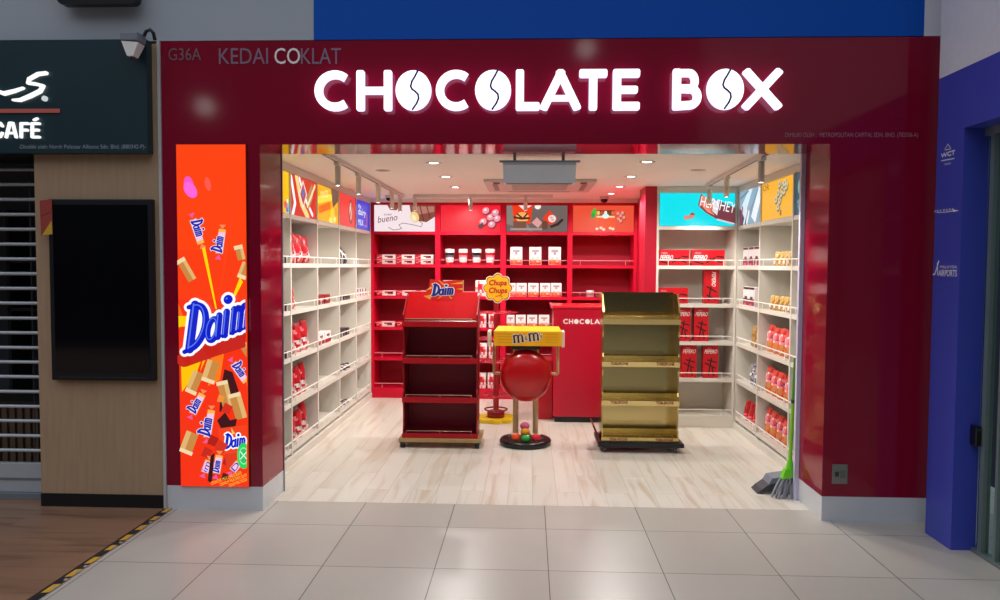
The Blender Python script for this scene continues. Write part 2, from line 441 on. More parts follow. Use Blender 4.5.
# red unit across the back
tK = thing('display_shelf', 'red shelf unit across the back wall under four lit posters', 'shelf unit', (-.3, 4.3, 0))
BP = [-1.88, -1.097, -.314, .475, 1.112]
BPc = [(-1.895, -1.862), (-1.127, -1.067), (-.346, -.282), (.446, .505), (1.226, 1.262)]
for a, b in BPc: MB().box(a, b, YB, 4.6, .002, 2.346, RED_SHELF).build('divider', tK)
for z in ZS:
    for (a, b), (c, d2) in zip(BPc[:-1], BPc[1:]): MB().box(b, c, YB + .004, 4.58, z - TH, z, RED_SHELF).build('shelf_board', tK)
MB().box(-1.895, 1.262, 4.581, 4.6, .002, 2.346, M('#a40428', .55, spec=.3, vary=.03)).build('back_panel', tK)
for (a, b), (c, d2) in zip(BPc[:-1], BPc[1:]):
    MB().box(b, c, YB, YB + .03, 2.318, 2.346, RED_SHELF).build('top_rail', tK)
    MB().box(b, c, YB + .003, YB + .03, .002, .087, RED_SHELF).build('plinth', tK)
RAILR = M('#e08088', .25)
for z in ZS[1:]:
    for (a, b), (c, d2) in zip(BPc[:-1], BPc[1:]): wire_rail('rail', (b + .01, YB + .01, z), (c - .01, YB + .01, z), 0, RAILR, tK, z)

# ================================================================== LIT POSTERS
def poster(label, o, r, u, nrm, w, h, bg, items, k=1.0, name='lit_poster'):
    o, r, u, nrm = Vector(o), Vector(r), Vector(u), Vector(nrm)
    mb = MB()
    mb.prism([(0, 0), (w, 0), (w, h), (0, h)], o, r, u, nrm * -.03, E(bg, k), M('#555555'))
    paint_layers(mb, o, r, u, nrm, w, h, items, lambda c: E(c, k))
    return one(name, mb, label, 'poster', tuple(o), 'lit posters above the shelves')
pz0, pz1 = 2.002, 2.326
def pL(i, bg, items, label):
    a, b = LP[i] + .014, LP[i + 1] - .014
    return poster(label, (SL - .01, a, pz0), Y, Z, X, b - a, pz1 - pz0, bg, items)
def pR(i, bg, items, label):
    a, b = RP[i] + .014, RP[i + 1] - .014
    return poster(label, (SR + .01, b, pz0), -Y, Z, -X, b - a, pz1 - pz0, bg, items)
pL(0, '#ffc400', [('r', '#ffe14a', .9, .5, .5, 1.2, .2), ('e', '#6fb8e8', 2.05, .12, .12, .1), ('e', '#e8584a', 1.85, .2, .12, .09), ('e', '#63b45a', 2.15, .28, .08, .1), ('e', '#ffffff', 2.0, .3, .06, .05), ('e', '#5060c0', 1.95, .08, .07, .06)],
   'yellow lit poster with coloured sweets, nearest on the left wall')
pL(1, '#d8331f', [('s', '#ffffff', .16, [(.1, .9), (.4, .3), (.2, 0)]), ('s', '#ffd98a', .22, [(.5, 1), (.9, .35), (1.5, 0)]), ('s', '#ffffff', .12, [(.75, .95), (1.2, .5), (1.9, .1)]),
   ('p', '#f3e6d2', [(.7, .55), (1.05, .95), (1.4, .6), (1.05, .2)]), ('p', '#c9331f', [(.8, .57), (1.05, .86), (1.3, .6), (1.05, .3)]), ('p', '#5c74c4', [(.9, .6), (1.05, .76), (1.18, .62), (1.05, .46)]),
   ('p', '#b98a5a', [(1.35, .5), (1.8, .95), (1.95, .6), (1.5, .2)]), ('s', '#ffe7b0', .1, [(1.4, .3), (2.1, .9)]), ('s', '#e83a1e', .14, [(2.0, 0), (2.25, .9)])],
   'red and cream lit poster with a wafer diamond, second on the left wall')
pL(2, '#ffb400', [('p', '#6d5040', [(1.7, .45), (2.3, .7), (2.3, 1), (1.5, 1)]), ('s', '#ffe14a', .2, [(.05, .55), (1.5, .75)]), ('s', '#ff7a00', .22, [(.25, .3), (1.35, .5)]), ('t', '#fff2a0', 'nuts', .4, .62, .8, .24, .13, 0), ('t', '#d84a00', 'crunch', .35, .22, .95, .24, .17, 0),
   ('e', '#ffd21e', 1.7, .2, .35, .25), ('e', '#ffe97a', 1.4, .06, .2, .1), ('e', '#e8a000', 2.0, .35, .2, .15), ('e', '#fff0a0', 1.85, .12, .12, .08)],
   'yellow and orange lit poster with striped lettering, third on the left wall')
pL(3, '#f4352c', [('e', '#b02020', 1.55, .5, .3, .42), ('e', '#e8a088', 1.55, .52, .2, .3), ('e', '#f0d0c0', 1.5, .55, .09, .14), ('s', '#7a1818', .06, [(1.35, .25), (1.75, .8)])],
   'plain red lit poster with an oval emblem, fourth on the left wall')
pL(4, '#3b35c9', [('t', '#ffffff', 'the', .35, .74, .45, .14, -.05, .2), ('t', '#ffffff', 'dairy', .35, .42, 1.2, .3, 0, .15), ('t', '#ffffff', 'MILK', .4, .14, .8, .2, 0, 0), ('r', '#d05a5a', 1.75, .35, .12, .5), ('r', '#8088f0', 1.5, .15, .3, .06)],
   'violet blue lit poster with white lettering at the far left corner')
struct('trim_5', MB().box(-1.9, 1.264, YB, 4.6, 2.3465, CEIL - .001, M('#e6dcd4', .6)))
pw = lambda i: BPc[i + 1][0] - BPc[i][1]
def pB(i, bg, items, label, k=1):
    return poster(label, (BPc[i][1] + .004, YB + .012, pz0), X, Z, -Y, pw(i) - .008, 2.315 - pz0, bg, items, k)
bar = [('p', '#8a4a3c', [(1.35, 1), (1.45, .45), (2.0, .35), (2.38, .6), (2.38, 1)]), ('p', '#b87a6a', [(1.45, .95), (1.5, .6), (2.3, .75), (2.3, .95)])]
pB(0, '#f6e4e8', [('p', '#8f4f42', [(.5, 1), (.6, .82), (.85, .8), (1.0, 1)])] + bar + [('e', '#f3d08a', 1.55, .55, .16, .22, .4), ('e', '#fbeec0', 1.52, .52, .08, .13, .4), ('s', '#5a2a24', .035, [(1.75, .98), (1.9, .4)]), ('s', '#5a2a24', .035, [(2.0, 1), (2.15, .5)]),
   ('s', '#6a3a3a', .02, [(.55, .15), (.75, .05), (1.05, .1), (.95, .25), (1.1, .32), (1.5, .25), (1.8, .18), (1.85, .3), (1.7, .42)]), ('t', '#8a3440', 'kinder', .38, .6, .3, .09, .02, 0), ('t', '#6b3040', 'bueno', .14, .32, .75, .24, .14, .25)],
   'white lit poster with a dark script word and a chocolate bar')
can = []
for (cx, cy) in ((1.72, .8), (1.9, .55), (2.08, .72), (1.62, .38), (1.95, .28), (2.15, .5)):
    can += [('e', '#8a1e38', cx + .03, cy - .04, .16, .13, .5), ('e', '#f09aa8', cx, cy, .14, .12, .5), ('e', '#ffe0e4', cx - .02, cy + .03, .06, .05, .5)]
can += [('r', '#6a2a30', 1.55, .22, .22, .16, .6)]
pB(1, '#f51f33', can, 'red lit poster with a cluster of pink sweets')
pB(2, '#6f625f', [('p', '#8a7f78', [(0, .3), (1, 0), (.3, 1), (0, 1)]), ('p', '#f03c14', [(.2, 1), (.28, .4), (.9, .3), (1.0, 1)]), ('e', '#ffb060', .6, .55, .25, .2), ('p', '#ffe8e0', [(.45, 1), (.65, .82), (.9, .95), (.95, 1)]), ('s', '#4a2a20', .08, [(.3, .55), (.55, .5), (.85, .52)]), ('s', '#4a2a20', .06, [(.4, .68), (.62, .5), (.78, .68)]),
   ('r', '#7a5044', .5, .25, .5, .3), ('p', '#e0a09a', [(.95, .35), (1.15, .55), (1.35, .35), (1.2, .15)]), ('e', '#fff4e8', 1.18, .95, .12, .1), ('p', '#f03a1e', [(1.35, .5), (1.62, .82), (1.92, .5), (1.7, .25)]), ('e', '#f6dcd8', 1.72, .5, .15, .14), ('t', '#d06060', '%', 1.65, .42, .14, .16, 0, 0),
   ('s', '#3a2420', .1, [(1.7, .2), (1.95, .3), (2.1, .45)]), ('r', '#b09088', .75, .1, 1.2, .08), ('r', '#704030', 1.45, .25, .2, .3)],
   'grey lit poster with red gift boxes and dark chocolates')
gf = [('e', '#41b83c', .78, .7, .09, .2, -.2), ('e', '#2e9a30', .74, .62, .08, .1), ('r', '#f4622a', 1.22, .5, .7, .62), ('r', '#5a3426', 1.22, .72, .66, .2)]
for i, c in enumerate(('#e8d060', '#c84a28', '#f0f0d8', '#7a3a20', '#e86a30')): gf.append(('e', c, .95 + i * .135, .72, .06, .08))
gf += [('r', '#ffcfa0', 1.22, .58, .68, .07), ('e', '#dff6ee', 1.22, .6, .13, .09), ('r', '#f4521e', 1.22, .35, .66, .3)]
for (x_, y_) in ((.9, .12), (1.05, .16), (1.15, .1), (1.4, .15), (1.5, .12)): gf.append(('e', '#f6dcc0', x_, y_, .06, .05))
for (x_, y_) in ((1.68, .7), (1.78, .62), (1.7, .5), (1.85, .72), (1.78, .42), (1.9, .55)): gf += [('e', '#a83a24', x_ + .02, y_ - .02, .07, .07), ('e', '#e89a88', x_, y_, .06, .06)]
pB(3, '#ee5238', gf, 'orange lit poster with a gift crate and scattered sweets')
# cyan poster above the forward white unit
hz = rect
poster('cyan lit poster with a tilted chocolate bar in white wrapper', (1.279, YR + .012, pz0), X, Z, -Y, .734, .322, '#00e4f2',
   [('p', '#a8452e', [(.9, .32), (1.0, .28), (1.08, .36), (.98, .42)]), ('p', '#e88a78', [(.72, .3), (1.02, .34), (1.05, .24), (.76, .19)]),
    ('p', '#8a3a3a', [(1.16, .62), (1.24, .98), (1.75, .62), (2.28, .35), (2.28, .02), (1.75, .2), (1.4, .4)]), ('p', '#f28a78', [(1.22, .66), (1.28, .94), (1.75, .66), (1.72, .3), (1.45, .42)]), ('s', '#c05a4a', .03, [(1.3, .6), (1.7, .5)]), ('s', '#c05a4a', .03, [(1.4, .8), (1.6, .4)]),
    ('p', '#7c3a44', [(1.66, .82), (2.28, .56), (2.28, .1), (1.72, .24), (1.6, .45)]), ('p', '#e8e4ea', [(1.62, .8), (1.82, .74), (1.74, .32), (1.6, .45)]), ('s', '#d8d4dc', .05, [(1.75, .2), (2.28, .06)]), ('t', '#ffffff', 'HERSHEY', 1.2, .6, 1.08, .32, -.2, 0)])
pR(2, '#8fa8bc', [('p', '#3a4a66', [(0, 0), (.7, 0), (.5, .55), (0, .5)]), ('p', '#d8e8f2', [(.1, .5), (.9, 1), (1.3, 1), (.5, .2)]), ('p', '#eef4f8', [(1.2, .2), (1.9, 1), (2.2, .8), (1.6, 0)]), ('s', '#a03048', .14, [(.15, .05), (.3, .5)]), ('s', '#e8f0f6', .12, [(.5, .05), (.75, .4)]), ('s', '#ffffff', .1, [(.8, .05), (1.0, .35)]), ('s', '#5a7088', .05, [(.1, .8), (.9, .95)]), ('s', '#6a8098', .06, [(1.1, .3), (1.8, .9)])],
   'pale blue and white lit poster, farthest on the right wall')
oc = []
for (x_, y_) in ((1.35, .3), (1.2, .5), (1.5, .45), (1.4, .65), (1.65, .6), (1.75, .8), (1.9, .65), (1.95, .85), (2.1, .75), (1.6, .85)): oc += [('e', '#7a6a4a', x_ + .03, y_ - .03, .13, .1, .5), ('e', '#d8c8a0', x_, y_, .11, .08, .5), ('e', '#8a7a6a', x_ - .01, y_, .05, .03, .4)]
oc += [('r', '#8a5a20', 1.75, .12, .12, .14), ('t', '#5a3a10', 'OR', .3, .78, .5, .16, 0, 0)]
pR(1, '#fbb21e', oc, 'amber lit poster with a chain of silver sweets on the right wall')
pR(0, '#35505c', [('e', '#dfe8ea', .6, .8, .12, .1), ('e', '#dfe8ea', .7, .6, .1, .1), ('s', '#8aa4b0', .06, [(.2, .3), (.8, .5)]), ('e', '#6a8a94', .4, .2, .2, .1), ('e', '#88a8a0', .3, .65, .1, .16)],
   'dark teal lit poster with pale blots, nearest on the right wall')

# ------------------------------------------------------------------ big light box on the left column
lx0, lx1, lz0, lz1 = -2.256, -1.811, .158, 2.36
lb = thing('light_box', 'tall orange light box poster on the left red column', 'light box', (-2.03, -.02, lz0))
W_, H_ = lx1 - lx0, lz1 - lz0
MB().box(lx0 - .006, lx1 + .006, -.012, -.001, lz0 - .001, lz1 + .006, M('#6a1010', .3)).build('frame', lb)
def px(u, w):          # photograph pixel on the light box -> art coordinates
    p = at('y', -.02, u, w); return ((p.x - lx0) / H_, (p.z - lz0) / H_)
def pp(*uv): return [px(*q) for q in uv]
sc = 1 / 349.0
art = [('p', '#fd3c0a', pp((176, 250), (252, 250), (252, 330), (176, 330))), ('p', '#f8320e', pp((176, 300), (252, 300), (252, 490), (176, 490))),
       ('p', '#ff6a12', pp((177, 300), (184, 318), (182, 326), (177, 330)))]
art += [('p', '#ffd000', pp((178, 316), (190, 316), (190, 326), (178, 327))), ('p', '#ffc400', pp((181, 362), (205, 350), (197, 372), (182, 392))), ('p', '#ffb000', pp((205, 350), (212, 346), (200, 372))),
        ('p', '#ff7a18', pp((212, 346), (226, 342), (220, 380), (208, 386))), ('p', '#ffd800', pp((201.5, 246), (205, 246), (217, 309), (215.5, 309))), ('p', '#ffd800', pp((240, 277), (243, 282), (233, 301), (231, 301))),
        ('p', '#fe420e', pp((217, 309), (235, 180), (242, 182)))]
def blob(c, u, w, ru, rw, a=0): q = px(u, w); return ('e', c, q[0], q[1], ru * sc, rw * sc, a)
art += [blob('#f45ac8', 189, 185, 5, 9, .2), blob('#ff66dd', 190.5, 190, 6, 9, .6), blob('#ff5a50', 208, 184, 3, 7, .2)]
def caramel(u, w, L, wd, ang):
    q = px(u, w); r_ = lambda dx, dy, l, d: rot2((q[0] + dx * sc, q[1] + dy * sc), q, ang)
    c0 = [rot2((q[0] + a * sc, q[1] + b * sc), q, ang) for a, b in ((-L / 2, -wd / 2), (L / 2, -wd / 2), (L / 2, wd / 2), (-L / 2, wd / 2))]
    c1 = [rot2((q[0] + a * sc, q[1] + b * sc), q, ang) for a, b in ((-L / 2, wd * .1), (L / 2, wd * .1), (L / 2, wd / 2), (-L / 2, wd / 2))]
    c2 = [rot2((q[0] + a * sc, q[1] + b * sc), q, ang) for a, b in ((-L / 2 - 1, -wd / 2 - 1), (-L / 2 + 3, -wd / 2 - 1), (-L / 2 + 3, wd / 2), (-L / 2 - 1, wd / 2))]
    return [('p', '#c98a45', c0), ('p', '#e2b672', c1), ('p', '#f6d9a8', c2)]
def wrap(u, w, L, ang, t='Daim'):
    q = px(u, w); R = lambda a, b: rot2((q[0] + a * sc, q[1] + b * sc), q, ang)
    hw = 3.6
    out = [('p', '#f25a9a', [R(-L / 2 - 5, -3), R(-L / 2, 0), R(-L / 2 - 5, 4)]), ('p', '#f28a5a', [R(L / 2 + 5, -3), R(L / 2, 0), R(L / 2 + 4, 4)]),
           ('p', '#f0521a', [R(-L / 2, -hw - 1), R(L / 2, -hw - 1), R(L / 2, hw + 1), R(-L / 2, hw + 1)]), ('p', '#ffb84a', [R(L * .3, -hw), R(L / 2, -hw), R(L / 2, hw), R(L * .35, hw)]),
           ('p', '#f6c6e4', [R(-L * .42, -hw), R(L * .4, -hw), R(L * .36, hw), R(-L * .46, hw)])]
    o_ = R(-L * .4, -2.4); out += daim(o_[0], o_[1], L * .42 * sc, ang, '#1c2ab0', '#f8e6f4', .1) if t == 'Daim' else [('t', '#1c2ab0', t, o_[0], o_[1], L * .76 * sc, 5.6 * sc, ang, .1)]
    return out
art += wrap(197, 231, 27, -1.25) + wrap(221, 242, 26, 1.42) + caramel(187, 270, 24, 9, -1.05) + caramel(240.5, 253, 14, 8, -1.35) + caramel(244, 270, 16, 8, 1.2)
# candy heap below the logotype
art += caramel(195, 382, 23, 11, 1.15) + caramel(211, 371, 22, 13, 1.25) + caramel(247, 350, 18, 8, -1.0)
art += [('p', '#401016', pp((225, 369), (233, 372), (239, 390), (236, 404), (220, 412), (221, 390)))]
art += wrap(240, 372, 24, -.95) + wrap(198, 404, 24, 1.1) + wrap(210, 424, 30, 1.4) + caramel(226, 394, 26, 11, -1.35) + caramel(239, 406, 26, 12, -1.3)
art += [('p', '#3c0f14', pp((218, 420), (226, 412), (231, 420), (238, 418), (236, 428), (222, 428))), ('p', '#f4421a', pp((219, 428), (250, 424), (250, 452), (222, 454))), ('p', '#ffc060', pp((232, 427), (236, 433), (233, 434)))]
art += caramel(190, 442, 22, 13, 1.2)
dq = px(226, 448)
art += daim(dq[0], dq[1], 14.5 * sc, 0, out=.2, rise=.16)
for (u_, w_, c_, q_) in ((214, 440, '#b01c14', 6), (222, 446, '#d8301a', 7), (208, 452, '#c8281a', 6), (230, 460, '#b81e18', 7), (216, 474, '#d4301a', 6), (236, 474, '#e8501c', 6), (226, 476, '#5a1214', 4), (228, 408, '#d82c18', 6), (222, 398, '#f0903a', 4)):
    art += [('p', c_, pp((u_ - q_, w_ + 3), (u_ - 2, w_ - q_), (u_ + q_, w_ - 2), (u_ + 2, w_ + q_)))]
art += wrap(219, 464, 20, 1.4, 'Daim') + wrap(208, 466, 14, 1.2, 'im') + [('p', '#3a0e12', pp((212, 455), (216, 452), (213, 482), (209, 480))), ('p', '#e23a1a', pp((226, 454), (238, 452), (234, 472), (228, 468)))] + wrap(237, 466, 12, .9, 'D')
# large logotype
dq = px(187.5, 351)
art += [('s', '#c8241a', 15 * sc, [(p[0] + .004, p[1] - .01) for p in [px(184, 356), px(212, 346), px(250, 334)]])]
art += daim(dq[0], dq[1], 45.5 * sc, 0, out=.12, rise=.38, lean=.11, light='#5a78f0')
bq = px(245, 455)
art += [('e', '#1fd85a', bq[0], bq[1], 6.8 * sc, 13.5 * sc), ('e', '#9af0b4', bq[0], bq[1], 5 * sc, 9 * sc), ('e', '#25c860', bq[0], bq[1], 4.2 * sc, 7.6 * sc), ('s', '#d8fbe2', 1.2 * sc, [(bq[0] - 3 * sc, bq[1] - 3 * sc), (bq[0] + 3 * sc, bq[1] + 4 * sc)]), ('s', '#d8fbe2', 1.2 * sc, [(bq[0] - 3 * sc, bq[1] + 4 * sc), (bq[0] + 3 * sc, bq[1] - 3 * sc)])]
for (u, w, L) in ((213, 484, 34), (222, 485, 30), (231, 486, 22)):
    q = px(u, w); art.append(('t', '#ffd040', 'CRUNCHY MILK CHOCOLATE', q[0], q[1], L * sc, 3.2 * sc, .36, 0))
mb = MB(); mb.box(lx0, lx1, -.02, -.0125, lz0, lz1, E('#ff4206', 1.0))
paint_layers(mb, (lx0, -.02, lz0), X, Z, -Y, W_, H_, art, lambda c: E(c, 1.0), .0002)
mb.build('poster_print', lb)

# ================================================================== SIGN LETTERING
SIGN = E('#f4f0ff', 1.7); SIGN_SIDE = E('#cdb8f6', 2.2)
sg = thing('shop_sign', 'glowing white raised letters across the dark red fascia', 'sign', (.1, -.05, 2.56))
gh = .25; gw = .05
def glyph(ch):
    h, w = gh, gw / 2
    t = gw
    a, b = w, h - w
    if ch == 'C': return .235, [(arc(.135, h / 2, .135 - w, h / 2 - w, 52, 308, 18), t)]
    if ch == 'H': return .21, [([(w, a), (w, b)], t), ([(.21 - w, a), (.21 - w, b)], t), ([(w, h / 2), (.21 - w, h / 2)], t * .9)]
    if ch == 'L': return .14, [([(w, b), (w, a)], t), ([(w, a), (.14 - w, a)], t)]
    if ch == 'A': return .27, [([(w, a), (.135, b)], t), ([(.135, b), (.27 - w, a)], t), ([(.08, .075), (.19, .075)], t * .7)]
    if ch == 'T': return .18, [([(w, b), (.18 - w, b)], t), ([(.09, b), (.09, a)], t)]
    if ch == 'E': return .165, [([(w, b), (w, a)], t), ([(w, b), (.165 - w, b)], t), ([(w, h / 2), (.155 - w, h / 2)], t * .9), ([(w, a), (.165 - w, a)], t)]
    if ch == 'B': return .185, [([(w, b), (w, a)], t)] + [([(w, b), (.1, b)] + arc(.1, .175, .038, b - .175, 90, -90, 8) + [(w, .137)], t * .9), ([(w, .13), (.11, .13)] + arc(.11, .08, .045, .05, 90, -90, 8) + [(w, a)], t)]
    if ch == 'X': return .225, [([(w, b), (.225 - w, a)], t), ([(w, a), (.225 - w, b)], t)]
def letter(ch, x0, x1):
    """letter whose ink runs from x0 to x1 on the fascia"""
    zb = 2.562
    mb = MB()
    if ch == 'O':
        cx, r = (x0 + x1) / 2, (x1 - x0) / 2
        mb.prism(ell(cx, zb + gh / 2, r, gh / 2 - .002, 0, 32), (0, -.06, 0), X, Z, (0, .026, 0), SIGN, SIGN_SIDE)
        o = mb.build('letter', sg)
        g = MB()
        k = gh / .25
        cp = [(.03, .99), (.012, .85), (-.008, .72), (-.016, .6), (-.008, .53), (.012, .47), (.03, .4), (.034, .3), (.022, .18), (-.004, .03)]; pts = [(cx + p[0], zb + gh * p[1]) for p in cp]
        for q in stroke_polys(pts, .012): g.prism(q, (0, -.0615, 0), X, Z, (0, .001, 0), M('#3a3f8f', .4))
        g.build('bean_groove', o)
        return
    w, st = glyph(ch)
    s = (x1 - x0) / w
    for pts, t in st:
        P = [(x0 + p[0] * s, zb + p[1]) for p in pts]
        if len(P) == 2:
            (ax, ay), (bx, by) = P; L = math.hypot(bx - ax, by - ay); an = math.atan2(by - ay, bx - ax); hw = t / 2; rc = .012
            q = [(L + hw - rc, -hw + rc, -90), (L + hw - rc, hw - rc, 0), (-hw + rc, hw - rc, 90), (-hw + rc, -hw + rc, 180)]
            poly = [p for cx, cy, a0 in q for p in arc(cx, cy, rc, rc, a0, a0 + 90, 3)]
            poly = [rot2((ax + p[0], ay + p[1]), (ax, ay), an) for p in poly]
            poly = [(p[0], min(max(p[1], zb), zb + gh)) for p in poly]
            polys = [poly]
        else: polys = stroke_polys(P, t, False, 16)
        for q in polys: mb.prism(q, (0, -.06, 0), X, Z, (0, .026, 0), SIGN, SIGN_SIDE)
    mb.build('letter', sg)
for ch, u0, u1 in (('C', 314.5, 350), ('H', 356, 392), ('O', 395.5, 431), ('C', 436, 471), ('O', 475, 511), ('L', 515.5, 540), ('A', 541, 580), ('T', 579.5, 607), ('E', 613, 640), ('B', 673, 702.5), ('O', 707, 744), ('X', 743.5, 782)):
    letter(ch, at('y', -.06, u0, 90).x, at('y', -.06, u1, 90).x)

def lettering(name, label, rows, mat, y=-.003):
    mb = MB(); p0 = at('y', 0, rows[0][1], rows[0][2])
    for (s, u0, w0, u1, w1, bold) in rows:
        a, b = at('y', y, u0, w1), at('y', y, u1, w0)
        text_on(mb, s, (a.x, y, a.z), X, Z, -Y, b.x - a.x, b.z - a.z, mat if not isinstance(mat, dict) else mat[s], .001, 0, bold)
    return one(name, mb, label, 'lettering', (p0.x, y, p0.z))
GREY_T = M('#8a7078', .5)
lettering('unit_number', 'small grey unit number at top left of the red fascia', [('G36A', 168.5, 48, 201, 60.5, 0)], M('#7a5560', .5))
t = lettering('wall_lettering', 'thin grey shop description above the glowing letters', [('KEDAI', 219, 48, 268, 64, 0), ('CO', 274.5, 48, 300, 64, .0008), ('KLAT', 301, 48, 341, 64, 0)], {'KEDAI': M('#8a6a80', .5), 'CO': M('#f4ecec', .5), 'KLAT': M('#8a6a80', .5)})
lettering('licence_lettering', 'tiny licence line at lower right of the red fascia', [('DIMILIKI OLEH :  METROPOLITAN CAPITAL SDN. BHD. (782356-A)', 785, 132.5, 918, 138.5, 0)], M('#b07a88', .5))

# cafe sign
cs = thing('cafe_sign', 'glowing white script and capitals on the dark green cafe fascia', 'sign', (-3.3, -.09, 2.45))
def fpx(u, w, y=-.085): p = at('y', y, u, w); return (p.x, p.z)
LITW = E('#ffffff', 1.1)
mb = MB()
for pts, wd in (([(-14, 84), (-6, 90), (4, 93.5), (14, 91), (23, 88)], [.014, .022, .026, .022, .016]), ([(46, 73), (38, 74), (29, 79), (28, 83), (36, 84), (43, 86), (40, 91), (30, 96), (20, 100), (13, 100)], [.022, .024, .022, .02, .02, .022, .026, .026, .022, .014])):
    for q in stroke_polys([fpx(*p) for p in pts], wd): mb.prism(q, (0, -.09, 0), X, Z, (0, .015, 0), LITW)
mb.build('script_letter', cs)
c = fpx(44.5, 98.5); MB().prism(ell(c[0], c[1], .017, .017), (0, -.09, 0), X, Z, (0, .015, 0), E('#dfe6ea', .8)).build('dot', cs)
a, b = fpx(-40, 112.5), fpx(58.5, 108.5); MB().box(a[0], b[0], -.08, -.071, a[1], b[1], E('#8a4440', .8)).build('underline', cs)
def cap(strokes):
    mb = MB()
    for pts, wd in strokes:
        for q in stroke_polys([fpx(*p) for p in pts], wd): mb.prism(q, (0, -.09, 0), X, Z, (0, .015, 0), LITW)
    mb.build('letter', cs)
cap([([(2, 126), (0, 123), (-5, 122.5), (-8, 126), (-8, 133), (-5, 137), (0, 136.5), (2, 133)], .016)])
cap([([(6, 137), (9.5, 123), (12.5, 123), (16, 137)], .016), ([(7.5, 133), (14.5, 133)], .014)])
cap([([(21, 137), (21, 123.5), (28, 123.5)], .016), ([(21, 130), (27, 130)], .017)])
cap([([(39, 123.5), (32, 123.5), (32, 137), (39, 137)], .016), ([(32, 130), (38, 130)], .017), ([(34, 120), (37, 118.5)], .014)])
mb = MB(); a, b = at('y', -.072, 19, 150), at('y', -.072, 146, 144.5)
text_on(mb, '-Dimiliki oleh: North Polestar Alliance Sdn. Bhd. (880342-P)-', (a.x, -.0715, a.z), X, Z, -Y, b.x - a.x, b.z - a.z, M('#8fa0a4', .5), .001)
one('licence_lettering', mb, 'pale licence line along the bottom of the cafe fascia', 'lettering', (a.x, -.0715, a.z))

# ================================================================== CAFE SIDE OBJECTS
# roller grille shutter
sh = thing('roller_shutter', 'closed steel slat shutter in front of the dark cafe', 'shutter', (-4.2, .17, 0))
STEEL = M('#b8bec4', .4, .2)
wz = [154, 169.6, 184.5, 199.5, 214.5, 229.3, 244.2, 259, 273.7, 288.5, 303.2, 318.2, 332.8, 347.6, 362, 376.7, 391.6, 406.3, 420.8, 435.6, 450.2]
for w in wz:
    z = at('y', .17, 20, w).z
    MB().tube([(-6, .17, z), (-3.203, .17, z)],   .0115, STEEL, 8).build('slat', sh)
for x_ in (-3.36, -4.2, -5.1):
    MB().tube([(x_, .185, .09), (x_, .185, 2.29)], .004, M('#30343a', .5), 6).build('link_rod', sh)
MB().box(-6, -3.202, .15, .19, .045, .245, M('#b4bac0', .35, .3), .006).box(-6, -3.202, .145, .15, .13, .145, M('#6a7078', .4)).build('bottom_bar', sh)
struct('trim_4', MB().box(-6, -3.202, .12, .3, .005, .044, M('#6f7378', .5)))
cc = thing('cafe_counter', 'wood slatted counter low behind the shutter', 'counter', (-4.2, .9, 0))
MB().box(-6, -3.0, .9, 1.4, .0042, .5, M('#3e3026', .6)).build('body', cc)
for i in range(26): MB().box(-4.9 + i * .062, -4.86 + i * .062, .88, .899, .01, .5, M('#6a5340', .6)).build('slat', cc)
MB().box(-6, -2.98, .87, 1.42, .501, .53, M('#2a2522', .5)).build('top', cc)
one('water_bottle', MB().lathe([(.05, 0), (.055, .02), (.055, .17), (.02, .22), (.02, .25), (.0, .25)], M('#3a6aa8', .4), (-3.72, 1.0, .531)), 'blue bottle on the cafe counter behind the shutter', 'bottle', (-3.72, 1.0, .531))
sb = thing('cafe_shelf', 'dark shelf rack standing inside the closed cafe', 'shelf', (-3.9, 2.1, 0))
MB().box(-4.9, -3.3, 2.1, 2.38, 1.6, 1.63, M('#3a3d42', .6)).build('board', sb); MB().box(-4.9, -3.3, 2.1, 2.38, 1.15, 1.18, M('#3a3d42', .6)).build('board', sb)
for x_ in (-4.88, -3.32): MB().box(x_ - .015, x_ + .015, 2.1, 2.38, .005, 2.1, M('#2c2f33', .6)).build('post', sb)
one('jug', MB().lathe([(.07, 0), (.08, .1), (.07, .22), (.05, .25), (0, .25)], M('#2a55a8', .4), (-4.02, 2.2, 1.631)), 'blue jug on the rack inside the cafe', 'jug', (-4.02, 2.2, 1.631))
one('plastic_bag', MB().ball((-4.42, 2.2, 1.29), .12, M('#6fb0d8', .4), 12, (1, .6, .9)), 'pale blue bag on the rack inside the cafe', 'bag', (-4.42, 2.2, 1.181))
cl = thing('ceiling_lamp', 'small bright lamp strip inside the dark cafe', 'lamp', (-4.05, 2.0, 2.4))
MB().box(-4.3, -3.86, 1.96, 2.04, 2.28, 2.3, M('#888888', .4)).tube([(-4.1, 2, 2.3), (-4.1, 2, 2.6)], .004, M('#333333')).build('housing', cl); MB().box(-4.18, -3.9, 1.97, 2.03, 2.268, 2.28, E('#ffffff', 1.2)).build('tube', cl)

# menu screen
ms = thing('menu_screen', 'switched off black portrait screen on the wood panel', 'screen', (-2.745, -.03, 1.43))
MB().box(-3.085, -2.408, -.045, -.001, .845, 2.012, M('#101116', .4), .006).build('frame', ms)
MB().box(-3.055, -2.436, -.0475, -.0455, .9, 1.975, M('#04050a', .08, spec=.5)).build('glass', ms)
MB().box(-3.03, -2.46, -.049, -.0455, .862, .868, M('#2a2c33', .4)).build('sensor_bar', ms)
mb = MB(); o_ = at('y', -.055, 42, 230)
mb.prism([(0, .0), (.075, .012), (.075, .235), (-.005, .225)], (-3.13, -.052, 1.775), X, Z, (0, .003, 0), M('#9c3a30', .6)); mb.prism([(.005, .002), (.075, .012), (.072, .1)], (-3.13, -.0525, 1.775), X, Z, (0, .0004, 0), M('#caa32c', .6))
mb.prism([(.0, .12), (.07, .15), (.07, .16), (.0, .13)], (-3.13, -.0525, 1.775), X, Z, (0, .0004, 0), M('#7c2c28', .6))
